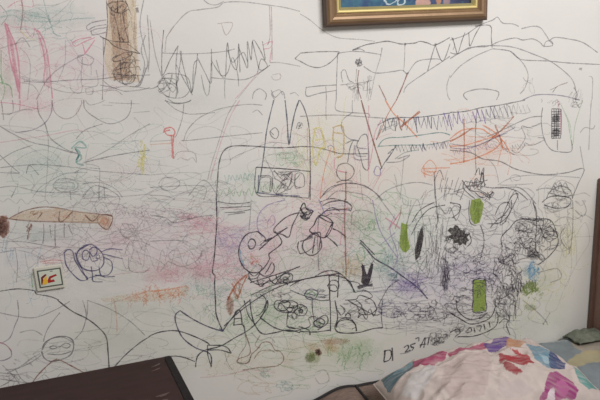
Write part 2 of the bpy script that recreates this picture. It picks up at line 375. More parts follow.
["br",5.0,0.85,[812,1433,834,1351,862,1256,888,1173]],
["o",5.0,0.8,[906,1427,940,1374,985,1333,1036,1277]],
["ob",3.5,0.7,[951,1423,914,1371,883,1310,867,1283]],
["ob",7.8,0.8,[1047,1374,995,1341,964,1321]],
["ob",3.9,0.6,[955,1368,964,1321,974,1311]],
["gk",3.5,0.75,[874,1338,914,1353,950,1359,1026,1353,1100,1354,1174,1358]],
["gk",3.5,0.6,[867,1283,878,1310,889,1337]],
["tk",3.6,0.7,[872,1255,892,1279,923,1287,964,1284,1047,1285,1132,1287,1175,1274]],
["tk",3.6,0.6,[877,1259,963,1255,1089,1245,1175,1254]],
["gk",3.5,0.8,[880,1169,906,1204,927,1226,948,1257]],
["gk",3.6,0.5,[906,1195,963,1193,1004,1213,952,1204]],
["gk",3.5,0.6,[906,1199,927,1230,912,1227,937,1244,927,1240]],
["tk",3.6,0.5,[942,1205,984,1225,1036,1229]],
["o",4.1,0.55,[1057,1159,1089,1185,1116,1153,1100,1125,1057,1140,1057,1159]],
["o",5.4,0.5,[1057,1154,1111,1151,1176,1146]],
["o",4.9,0.5,[1062,1168,1068,1119]],
["o",5.8,0.5,[1068,1143,1122,1137]],
["k",3.3,0.62,[1111,1029,1109,1094,1116,1118,1132,1141,1149,1100]],
["k",3.4,0.53,[1150,1019,1155,1069,1168,1108]],
["g",3.7,0.53,[857,1056,909,1088,982,1104,1046,1102,1100,1085]],
["k",3.5,0.7,[638,1088,679,1125,738,1133,807,1120,857,1085,887,1052]],
["g",3.5,0.6,[667,1084,707,1108,767,1096,816,1080,841,1058]],
["p",3.7,0.45,[604,1352,598,1236]],
["p",3.8,0.45,[841,1413,833,1249,833,1126]],
["L",4.0,0.45,[978,1206,960,1043]],
["L",3.9,0.4,[799,1178,806,1062]],
["k",4.1,0.62,[1174,1360,1239,1359,1316,1368,1394,1371,1508,1382]],
["g",4.0,0.66,[1593,1346,1589,1296,1605,1224,1639,1175,1683,1158,1745,1154,1742,1201]],
["g",4.1,0.62,[1673,1207,1676,1166]],
["p",4.5,0.5,[1663,1371,1679,1309,1691,1227]],
["gn",4.1,0.4,[1682,1349,1717,1286,1734,1223,1750,1179,1756,1262,1786,1362]],
["gn",4.1,0.35,[1710,1307,1731,1264,1741,1212]],
["g",4.1,0.44,[1830,1358,1830,1276,1834,1150]],
["g",4.1,0.44,[1784,1228,1807,1247,1846,1238,1857,1253]],
["o",5.0,0.65,[1175,1230,1241,1228,1319,1241,1398,1253]],
["o",5.5,0.7,[1176,1161,1242,1164,1309,1177,1377,1200,1411,1232]],
["ob",5.0,0.8,[1234,1331,1237,1160]],
["o",5.0,0.7,[1175,1259,1229,1288,1307,1286,1341,1268,1388,1234,1418,1191]],
["o",5.1,0.65,[1318,1300,1375,1265,1423,1216,1448,1173]],
["o",4.4,0.35,[1448,1173,1452,1147,1439,1087]],
["ob",6.0,0.7,[1374,1295,1399,1243,1412,1202]],
["ob",6.2,0.75,[1175,1249,1219,1265,1273,1292]],
["ob",5.5,0.75,[1459,1322,1415,1281,1364,1246,1331,1220]],
["o",4.3,0.5,[1391,1133,1406,1192,1428,1231]],
["g",3.9,0.62,[1595,1311,1535,1311,1455,1288,1398,1268,1341,1253]],
["g",3.5,0.53,[1590,1286,1537,1271,1496,1279,1516,1232,1482,1185]],
["g",3.5,0.53,[1575,1227,1612,1218,1553,1198,1516,1212]],
["k",3.5,0.44,[1517,1202,1483,1173,1453,1188]],
["u",3.8,0.44,[1175,1225,1242,1214,1320,1226,1398,1253,1467,1277]],
["u",3.8,0.4,[1175,1240,1275,1220,1353,1238,1433,1260]],
["k",4.0,0.62,[1175,1215,1264,1197,1321,1166,1402,1147,1474,1109,1571,1078,1645,1066,1733,1065,1815,1072,1788,1005,1766,953]],
["g",3.7,0.44,[1788,1171,1814,1077]],
["L",4.1,0.5,[1394,1051,1463,1074,1584,1071,1798,1036]],
["k",3.8,0.62,[1289,1331,1294,1113]],
["L",3.9,0.5,[1344,1164,1380,1124,1399,1061]],
["L",4.0,0.5,[1405,1050,1453,1044,1561,1037]],
["k",3.9,0.8,[1244,1084,1235,1059,1267,1025,1291,1007]],
["k",3.9,0.7,[1261,1061,1272,1086,1284,1054,1295,1083,1301,1052,1322,1110,1329,1079,1312,1055]],
["k",3.9,0.7,[1288,1104,1305,1132,1311,1101,1328,1130,1323,1080]],
["k",3.9,0.62,[1244,1084,1289,1073,1346,1077]],
["k",3.9,0.8,[1301,1046,1348,1015,1337,996]],
["k",4.0,0.8,[1290,1032,1325,1007,1377,1022,1366,1002]],
["k",4.0,0.7,[1382,1042,1429,1036,1490,1013,1540,972]],
["k",3.6,0.6,[1477,1020,1449,982]],
["k",3.6,0.6,[1477,1020,1497,975]],
["k",3.7,0.53,[1661,1009,1672,1029,1686,1011,1698,1026,1711,1008,1723,1023,1737,1005]],
["k",3.8,0.6,[1633,964,1650,994,1699,1010,1751,987,1766,947]],
["k",3.4,0.62,[1188,1095,1177,1056]],
["k",3.4,0.62,[1215,1102,1194,1044]],
["k",3.4,0.62,[1227,1081,1205,1032]],
["k",3.4,0.6,[1244,1058,1222,1010]],
["g",3.4,0.5,[1177,1036,1233,1044]],
["br",3.5,0.75,[-398,1152,-370,1164,-340,1173,-295,1177,-251,1168,-201,1150,-156,1138,-103,1125,-88,1118]],
["br",3.5,0.75,[-398,1152,-366,1143,-317,1132,-243,1120,-168,1109,-130,1101]],
["br",3.9,0.8,[-118,1127,-88,1118,-100,1085,-113,1076,-131,1094,-136,1112,-118,1127]],
["br",3.4,0.7,[-421,1163,-394,1151,-373,1146]],
["ot",0,0.45,[-397.9,1151.6,-340.1,1171.0,-251.5,1167.0,-156.1,1137.6,-91.9,1117.9,-100.1,1085.3,-113.0,1077.6,-130.1,1098.1,-243.1,1120.5,-366.2,1144.8]],
["br",3.5,0.8,[-246,1156,-253,1128,-243,1122,-208,1151]],
["br",3.6,0.8,[-172,1134,-152,1110,-130,1128]],
["br",2.8,0.7,[-298,1159,-315,1140]],
["br",3.1,0.7,[-336,1127,-354,1083,-351,1078]],
["br",3.1,0.7,[-352,1120,-339,1106]],
["g",2.8,0.7,[-300,1122,-312,1056]],
["g",2.9,0.7,[-266,1117,-276,1042]],
["g",2.9,0.6,[-238,1113,-245,1067]],
["g",2.9,0.5,[-226,1107,-219,1072]],
["g",2.8,0.5,[-282,1115,-284,1073]],
["g",2.8,0.5,[-435,1078,-392,1076,-356,1067,-292,1044,-263,1035]],
["g",2.5,0.5,[-356,1067,-326,1070]],
["u",3.3,1.06,[-175,1031,-203,1022,-218,998,-211,966,-190,945,-159,940,-137,959,-136,994,-156,1024,-174,1033,-194,1029]],
["u",3.0,0.88,[-183,1028,-210,1014,-218,985,-205,952,-175,938]],
["u",3.3,1.06,[-197,1008,-185,1015,-176,1000,-185,980,-199,986,-197,1008]],
["u",3.3,1.06,[-175,1013,-162,1022,-151,1014,-155,997,-168,990,-175,1009]],
["u",3.0,0.88,[-157,989,-148,993,-146,981,-155,979,-157,989]],
["u",3.0,0.88,[-176,992,-171,973,-154,975]],
["u",3.0,1.0,[-139,1001,-110,1008,-71,998]],
["u",3.0,1.0,[-136,994,-106,981,-75,967]],
["u",3.3,1.06,[-255,1013,-242,1025,-227,1017,-224,986,-207,939,-194,915,-215,912,-235,935,-253,973,-253,1012]],
["u",3.0,1.06,[-134,981,-112,964,-113,933,-130,917,-154,919,-169,924]],
["u",3.0,0.88,[-220,1012,-206,948,-195,910]],
["u",3.4,1.06,[-177,956,-177,925,-178,903,-149,896]],
["u",3.4,1.06,[-153,952,-148,916,-107,909]],
["u",3.0,1.0,[-198,915,-154,921]],
["g",2.5,0.5,[-441,1045,-397,1047]],
["g",2.5,0.5,[-395,1055,-397,996,-410,938]],
["k",3.2,0.94,[-462,917,-410,916,-361,901,-358,889,-318,873,-293,856]],
["gn",3.2,0.6,[-359,964,-365,913]],
["rp",3.2,0.6,[-330,996,-292,997,-262,990]],
["rp",3.2,0.4,[-323,991,-278,987]],
["g",2.7,0.4,[-65,983,-43,1024,-11,1020,20,1002]],
["g",2.7,0.4,[-77,1078,-58,1040,-23,1053,-28,1080,-60,1088]],
["g",2.8,0.5,[-54,968,-56,923,-16,907,11,921]],
["p",3.1,0.3,[-114,915,-57,914,10,912]],
["op",0,0.3,[-164.7,836.8,1.4,839.7,125.6,832.2,126.6,798.6,13.4,795.3,-150.4,822.3]],
["o",3.5,0.4,[-85,822,-33,832,1,838]],
["k",4.0,1.12,[260,1135,255,1059,244,987,235,932,222,868,230,857,225,820,223,757]],
["g",3.1,0.6,[32,1107,80,1091,111,1069,181,1078,241,1079]],
["g",3.1,0.6,[22,1015,105,1007,147,996]],
["g",2.9,0.5,[72,935,120,908,174,923,195,957]],
["k",3.2,0.75,[263,1125,315,1110,377,1107]],
["k",3.2,0.75,[270,1102,323,1097,376,1093]],
["k",3.2,0.75,[286,1082,330,1078,375,1081]],
["k",3.2,0.62,[294,1072,357,1073]],
["g",3.3,0.5,[382,1115,372,1043,365,1006]],
["v",3.3,0.6,[506,1100,440,1089,405,1057,397,1011,413,971]],
["v",3.4,0.4,[435,1025,456,1050,463,1021,443,1005]],
["k",4.1,1.12,[396,997,359,993,335,969,323,937,324,899,340,863,366,844,394,844,419,865,435,891,432,906,476,933,482,952,461,988]],
["bl",5.2,0.6,[329,936,329,903,339,873]],
["k",4.1,1.12,[358,956,367,971,380,969,386,952,378,937,364,936,358,953]],
["k",4.1,1.12,[396,926,440,958,508,996]],
["k",4.1,1.06,[396,997,422,970,423,953]],
["k",4.1,1.06,[416,957,450,966,426,955]],
["k",4.1,1.12,[460,983,457,998,491,1027,521,1041,554,1046]],
["k",4.2,1.06,[460,983,488,972,511,959,528,1003,554,1045]],
["k",3.8,1.0,[470,982,508,996]],
["k",3.8,1.06,[352,847,355,822,383,822,394,844]],
["k",3.8,1.06,[389,840,412,822,441,832,449,855,441,871,423,845,412,832]],
["ob",6.0,0.8,[348,842,308,815,288,789,266,754]],
["ob",4.5,0.7,[347,838,326,802,303,752]],
["k",3.9,1.0,[354,807,402,814,479,826,547,839]],
["k",3.9,0.88,[355,758,428,780,486,785,544,785]],
["k",3.9,1.0,[383,812,390,786,429,804,447,786,468,808,488,824,516,810,505,782,466,788,454,810]],
["o",4.3,0.5,[1,835,60,831,126,832,128,813]],
["k",3.9,1.0,[548,937,542,914,550,888]],
["k",4.2,1.12,[559,1051,568,1073,578,1079,586,1054,607,1047,596,1027,572,1020,558,1036]],
["k",4.2,1.12,[560,1065,577,1034,612,1044]],
["k",4.2,1.12,[563,1026,583,1043,576,1015,596,1022]],
["k",4.3,1.06,[635,1026,609,991,593,969,651,937,683,991,635,1026]],
["k",4.3,1.06,[630,1022,663,998,688,988]],
["k",4.3,1.06,[683,991,661,955,651,937]],
["k",4.4,1.0,[682,967,706,953,735,926]],
["k",4.4,1.0,[656,941,680,918,699,895]],
["k",4.3,1.0,[582,947,608,962,631,940,634,900,608,876,579,881,561,911,570,939,602,949]],
["k",3.9,1.0,[582,947,632,959,624,892]],
["k",3.9,1.0,[612,947,598,881]],
["k",3.9,0.88,[550,888,579,893,610,913]],
["k",3.9,0.88,[553,936,602,944]],
["k",4.3,1.0,[647,1061,676,1071,716,1071,745,1060,763,1040,754,1025]],
["k",3.9,0.94,[655,1038,695,1040,754,1030]],
["k",3.9,0.94,[625,1013,655,1038,685,1048,714,1030]],
["g",3.9,0.7,[630,1027,621,931,620,812]],
["br",5.2,0.7,[736,1076,731,994,730,875,729,774]],
["v",3.8,0.6,[633,1084,655,1024]],
["p",4.4,0.5,[709,898,728,994,745,1050]],
["k",4.5,1.12,[604,790,644,803,684,797,724,765,753,718,763,696]],
["k",4.4,1.12,[504,767,544,783,603,787,664,787,704,786]],
["k",4.5,1.12,[659,786,657,683]],
["k",4.1,1.0,[658,781,694,785,699,779,690,688]],
["k",4.1,1.0,[651,741,668,762,693,754,697,728,681,715,659,726,654,746]],
["k",4.1,1.0,[662,744,682,741,692,724]],
["kk",0,0.85,[793.9,814.7,801.9,801.1,813.2,760.0,826.4,778.5,837.8,811.8,842.6,794.5,831.8,746.5,822.7,723.0,795.4,727.6,789.4,734.9,794.4,763.1]],
["k",14.5,1.12,[798,802,805,767,810,734]],
["k",14.6,1.12,[838,803,828,768,821,733]],
["k",14.6,1.0,[796,734,808,728,822,733]],
["k",12.6,1.12,[774,714,806,718,837,714]],
["k",4.1,1.0,[791,906,803,893,851,836]],
["uk",5.1,1.06,[790,896,815,867,851,821,914,775,967,729,1033,670,1078,613]],
["gn",4.1,0.6,[784,872,800,875,809,833,788,821,773,854]],
["lm",0,1.0,[964.5,952.1,985.8,941.0,992.8,886.9,1001.1,844.3,984.6,826.1,968.4,833.7,955.7,856.4,960.8,912.0]],
["kk",0,0.85,[1056.2,929.2,1061.5,882.1,1053.7,841.6,1042.5,801.4,1024.7,786.3,1020.6,825.7,1031.8,870.9,1045.2,910.2]],
["v",4.1,0.6,[846,1057,874,934,946,811]],
["v",4.1,0.5,[937,915,873,874]],
["v",4.2,0.5,[924,763,947,822,916,928,938,986]],
["k",3.8,0.88,[1007,895,1034,942,1067,979,1100,995,1155,998]],
["p",5.8,0.6,[896,981,959,928]],
["p",5.8,0.6,[960,993,906,930]],
["br",4.1,0.5,[938,931,960,983,965,1022]],
["g",3.6,0.5,[757,971,764,1019,804,1023,845,1008]],
["k",3.8,0.88,[763,696,805,697,836,667,804,657]],
["k",3.7,0.75,[713,756,775,735,785,718]],
["g",3.9,0.6,[1078,801,1044,753,1033,691,1066,631]],
["lm",0,1.0,[1273.5,1003.5,1311.3,1007.1,1331.6,980.6,1324.5,939.6,1313.7,904.1,1292.9,899.6,1275.2,919.9,1266.4,957.7]],
["k",4.0,0.75,[1266,1004,1263,958,1272,908,1299,893]],
["lm",0,1.0,[1289.9,658.4,1346.2,651.1,1351.1,557.6,1290.6,566.3]],
["k",4.2,0.88,[1290,658,1346,651,1351,555]],
["k",4.2,0.88,[1290,658,1291,569]],
["kk",0,0.8,[1178.5,901.8,1192.1,897.8,1201.0,911.2,1214.7,903.1,1224.1,887.0,1241.4,880.4,1245.0,867.2,1270.5,863.5,1256.9,850.6,1266.4,834.3,1254.9,829.5,1252.9,814.9,1236.5,825.9,1222.8,817.2,1215.7,831.1,1192.8,834.5,1194.9,849.0,1169.8,861.1,1185.6,871.5,1167.3,890.9]],
["k",4.5,0.88,[1265,869,1277,829,1260,811]],
["k",3.9,1.0,[1177,1005,1223,989,1217,959,1189,942]],
["k",3.6,0.88,[1316,893,1331,859,1336,805,1320,742]],
["k",4.1,0.88,[1351,894,1411,891,1457,927,1461,980]],
["k",4.1,0.88,[1386,926,1408,966,1444,972,1454,954,1422,916,1398,909]],
["k",3.6,0.75,[1364,876,1410,912,1440,919]],
["k",4.2,1.0,[1427,780,1419,825,1460,862,1495,890,1569,885,1657,868,1693,807,1703,750,1654,700,1605,674]],
["k",4.2,0.88,[1507,899,1582,878,1585,921,1565,956]],
["k",3.7,0.75,[1565,967,1588,877,1589,744]],
["g",4.4,0.6,[1767,942,1774,874,1776,784,1767,723,1735,745,1713,793,1737,824]],
["g",4.4,0.5,[1783,895,1825,862,1842,888,1819,935]],
["g",4.4,0.5,[1607,639,1658,642,1710,640,1732,595,1674,581]],
["k",3.9,0.62,[1640,737,1691,740,1702,761]],
["k",3.8,1.06,[-297,856,-257,808,-214,772,-179,728,-163,692,-164,644,-170,556]],
["g",4.1,0.85,[-370,688,-357,713,-328,725,-293,723,-272,705,-272,676,-287,651,-321,640,-352,642,-369,660,-372,683]],
["g",3.4,0.6,[-366,696,-341,721,-301,722,-271,695]],
["g",3.4,0.8,[-356,671,-318,660,-281,664]],
["g",3.0,0.75,[-347,694,-335,697,-323,689,-336,685,-347,692]],
["g",3.1,0.75,[-309,692,-293,698,-280,687,-293,679,-308,688]],
["g",3.1,0.7,[-323,689,-309,690]],
["br",3.8,0.85,[-438,547,-408,588,-371,622,-332,644,-292,614,-246,570]],
["k",3.6,1.06,[-153,574,-110,613,-55,650,-18,667]],
["k",3.6,1.0,[-116,566,-73,571,-29,574]],
["g",3.0,0.6,[-296,811,-333,772,-353,740,-361,718]],
["g",3.1,0.6,[-220,842,-216,787,-235,735,-263,707]],
["g",3.1,0.5,[-205,839,-218,768]],
["g",2.9,0.6,[-474,844,-425,822,-374,808,-310,823,-260,845]],
["g",2.9,0.6,[-416,878,-421,825,-437,793,-459,752,-484,739]],
["g",3.0,0.5,[-427,764,-388,765,-361,741]],
["m",3.3,0.7,[-491,741,-474,728,-463,705]],
["ug",3.3,0.7,[-463,705,-466,685,-487,676,-502,677]],
["g",3.0,0.7,[-512,612,-469,593,-422,575]],
["g",3.0,0.6,[-509,634,-466,615,-492,593,-517,585]],
["g",3.0,0.6,[-492,640,-462,638,-438,646,-403,667,-379,676]],
["g",3.0,0.6,[-487,629,-447,639,-406,653,-376,670]],
["g",3.0,0.5,[-462,638,-446,592,-419,567]],
["g",3.0,0.5,[-497,659,-473,617,-445,549]],
["L",3.1,0.7,[-205,839,-138,795,-78,737,-35,675]],
["o",3.5,0.4,[-121,824,-120,768,-126,703]],
["L",2.8,0.4,[-269,666,-187,668,-162,672]],
["L",2.8,0.4,[-260,730,-196,727,-154,728]],
["k",4.1,1.06,[-23,668,17,677,69,672,112,651,171,609,187,590]],
["uk",4.1,1.06,[95,745,77,731,76,697,93,640,133,592,184,555,184,501]],
["uk",4.1,1.06,[95,745,135,705,185,666,238,635]],
["k",4.2,1.12,[349,739,299,704,238,637]],
["k",4.2,1.12,[223,762,221,704,238,637]],
["u",6.1,0.75,[225,648,242,635]],
["k",4.2,1.12,[414,727,391,671,340,625,281,601,223,578,168,574,138,555,127,514]],
["k",3.9,1.0,[178,592,242,574,262,541]],
["k",3.8,1.0,[178,592,176,552,184,504]],
["k",3.9,1.0,[177,572,222,563,262,541]],
["k",3.7,1.0,[-34,571,24,577,76,568,127,537]],
["k",4.2,1.12,[281,650,290,700,309,705,312,648]],
["k",4.2,1.12,[286,676,311,674]],
["k",4.3,1.06,[281,652,313,648,321,619]],
["k",4.4,1.12,[349,744,350,689,360,637,386,596,434,591,483,592,532,571]],
["k",4.4,1.12,[381,663,435,611,493,585,537,583]],
["k",4.3,1.06,[414,727,412,698,381,663]],
["k",4.0,1.06,[437,703,452,720,481,705,500,712,529,691,517,663,478,665,450,680,437,703]],
["k",4.0,1.0,[461,709,489,683,528,686]],
["br",3.6,0.75,[320,614,334,549,327,520,288,513,282,498,320,490,336,518,362,538,383,560,412,554,429,519,448,510,461,475,435,452,366,459,327,462,299,463]],
["br",3.6,0.6,[345,500,371,526,410,523,428,509]],
["br",3.6,0.5,[376,592,354,556,372,541]],
["g",3.2,0.5,[344,609,374,572,413,575,431,550]],
["p",3.6,0.3,[139,468,231,457,327,457,423,425]],
["g",3.1,0.4,[239,549,245,506,261,472]],
["k",8.4,0.62,[595,468,606,482]],
["k",4.6,1.12,[659,683,655,552]],
["k",4.7,1.12,[679,679,687,604,674,564,694,539,768,524,832,528,876,524]],
["k",4.7,1.06,[680,563,686,583,707,590,738,584,760,558,763,531]],
["k",4.2,1.06,[718,604,729,616,741,603,733,589,720,598]],
["k",4.5,1.06,[528,598,567,575,571,553]],
["k",4.5,1.06,[532,577,592,562,653,558]],
["k",4.1,1.0,[584,603,636,625,645,591,603,568]],
["k",3.8,0.88,[699,655,719,630,702,612,688,636]],
["k",3.9,0.88,[792,627,807,592,824,616,839,581,856,615,878,600]],
["k",4.3,0.88,[731,670,782,629,845,585,877,590]],
["k",3.9,0.75,[879,643,872,580,876,524]],
["k",6.3,1.12,[885,423,878,373]],
["k",5.4,1.12,[879,418,907,418,913,394,901,374,878,371]],
["k",6.3,1.12,[916,427,917,368]],
["k",5.4,1.06,[969,416,986,424,990,410,974,395,999,399]],
["k",5.5,1.06,[1003,423,1022,426]],
["k",5.5,1.06,[999,424,1003,412,1014,407,1006,397]],
["k",5.0,1.0,[1022,445,1037,448,1037,431]],
["k",5.1,1.06,[1043,401,1066,442,1060,397]],
["k",5.1,1.06,[1041,413,1072,412]],
["k",4.6,1.0,[1066,436,1083,438,1078,405]],
["g",3.4,0.4,[583,389,625,390,639,343,601,335,582,367]],
["g",4.5,0.5,[951,392,985,390,1008,397]],
["k",4.7,1.0,[1182,532,1230,495,1278,462,1327,459,1376,472,1399,514,1398,549]],
["k",4.7,1.0,[1211,583,1217,537,1266,488,1326,480,1363,498]],
["k",4.7,1.0,[1183,441,1218,451,1231,431,1207,419]],
["k",4.8,1.0,[1219,416,1292,402,1365,410,1408,431,1415,477,1406,490]],
["k",4.7,1.0,[1255,427,1279,445,1285,426,1261,425]],
["k",4.8,1.0,[1297,441,1303,417]],
["k",4.8,1.0,[1309,445,1333,442,1325,418]],
["k",4.8,1.0,[1345,449,1352,419]],
["k",4.8,1.0,[1370,453,1377,426]],
["k",4.4,0.88,[1420,435,1444,453,1466,441,1458,421,1479,370]],
["lm",0,1.0,[1291.7,570.6,1351.1,559.9,1353.6,509.0,1291.7,513.8]],
["k",4.2,0.88,[1291,569,1292,514,1354,508,1351,558]],
["g",4.5,0.5,[1536,524,1603,465,1659,406,1673,379]],
["g",4.6,0.5,[1683,438,1665,411,1647,384]],
["k",3.3,0.7,[408,1230,509,1214,605,1194]],
["k",3.3,0.7,[408,1230,404,1134,495,1116,595,1096]],
["k",3.4,0.66,[605,1194,595,1096]],
["k",2.9,0.66,[420,1198,460,1190,454,1136,423,1142]],
["k",2.9,0.66,[472,1213,506,1173,538,1199,519,1142,474,1126,498,1160,470,1185]],
["k",2.9,0.62,[486,1205,568,1199]],
["k",3.0,0.66,[552,1190,579,1186,580,1143,547,1147,552,1190]],
["k",2.9,0.62,[468,1210,467,1134,518,1123]],
["k",2.9,0.62,[492,1182,511,1195,543,1169,567,1188]],
["g",3.5,0.6,[646,1097,702,1128,766,1133,845,1096,893,1035,942,965]],
["br",3.5,0.5,[699,1037,762,1037]],
["br",3.5,0.5,[690,1023,754,1014]],
["k",3.1,0.88,[638,1076,685,1083,747,1062]],
["k",3.1,0.75,[628,1039,651,1020,682,1028]],
["g",2.9,0.53,[477,1177,446,1252]],
["L",3.1,0.6,[165,1156,224,1206,267,1144]],
["k",4.0,1.06,[245,655,324,712,434,764,544,785,664,784,736,752,759,698]],
["k",3.5,1.0,[388,756,409,728,390,683,366,672]],
["k",3.6,1.0,[453,696,474,716,500,699,482,674,459,679,453,696]],
["k",3.6,1.0,[473,692,497,663,514,680]],
["k",3.6,1.0,[514,673,539,688,566,664,552,640,523,648,514,668,546,674]],
["k",3.2,1.0,[529,664,547,664,543,648]],
["gk",3.6,1.0,[557,726,581,743,612,724,595,698,568,706,560,727,601,713]],
["gn",4.8,0.6,[564,720,589,732,607,706]],
["k",3.7,1.0,[590,604,615,616,634,596,616,577,594,588,592,609,627,588]],
["gn",5.0,0.6,[598,602,617,587]],
["k",3.6,0.94,[503,752,541,729,611,692,654,684]],
["k",3.7,0.94,[478,609,533,587,573,591,570,625,599,627]],
["k",3.6,0.94,[490,665,483,608,517,590]],
["k",3.5,0.94,[327,743,337,685,358,641]],
["k",3.7,0.94,[587,696,591,612]],
["k",3.8,1.0,[679,570,697,595,738,592,762,553,745,545]],
["k",3.8,1.0,[720,672,766,667,783,681,834,651,853,610]],
["k",3.8,0.94,[766,664,790,634,773,608,823,592,853,610]],
["k",3.8,0.88,[781,610,772,586,789,600,806,574,815,595]],
["k",3.4,1.0,[344,862,371,830,403,856,389,873]],
["k",3.5,1.0,[348,826,383,796,444,802,453,819,426,818,443,789,485,795,507,810,487,820,468,804,496,774]],
["k",3.5,1.0,[452,808,547,839]],
["k",3.4,1.0,[402,945,425,960]],
["g",3.2,0.6,[318,633,320,567,294,531,284,500,322,487,340,529]],
["k",3.9,0.75,[859,621,903,690,947,716]],
["k",3.9,0.7,[1285,1068,1293,1091,1312,1073,1320,1113,1330,1071,1335,1054]],
["k",3.9,0.8,[1230,1090,1267,1045,1313,1032,1360,1001,1346,1028]],
["k",3.9,0.66,[1249,1064,1312,1065,1330,1079]],
["k",4.0,0.75,[1351,1002,1372,1028,1355,993]],
["g",3.9,0.7,[1124,1006,1160,960,1178,986,1205,929,1223,974,1196,989,1173,959]],
["g",4.0,0.7,[1195,1046,1276,1061,1387,1039,1501,1026,1583,948]],
["k",4.1,0.75,[1434,890,1475,961,1493,1001,1464,997,1432,941,1411,881,1439,894]],
["g",4.2,0.6,[1580,1008,1639,1009,1742,971]],
["k",4.2,0.88,[1612,952,1661,972,1753,952,1745,918,1684,917,1623,939]],
["k",4.2,0.62,[1650,991,1668,1015,1684,990,1698,1016,1717,983]],
["k",3.8,0.88,[1011,948,1046,992,1107,1016]],
["k",3.8,0.7,[1106,1136,1115,1023,1124,940]]]
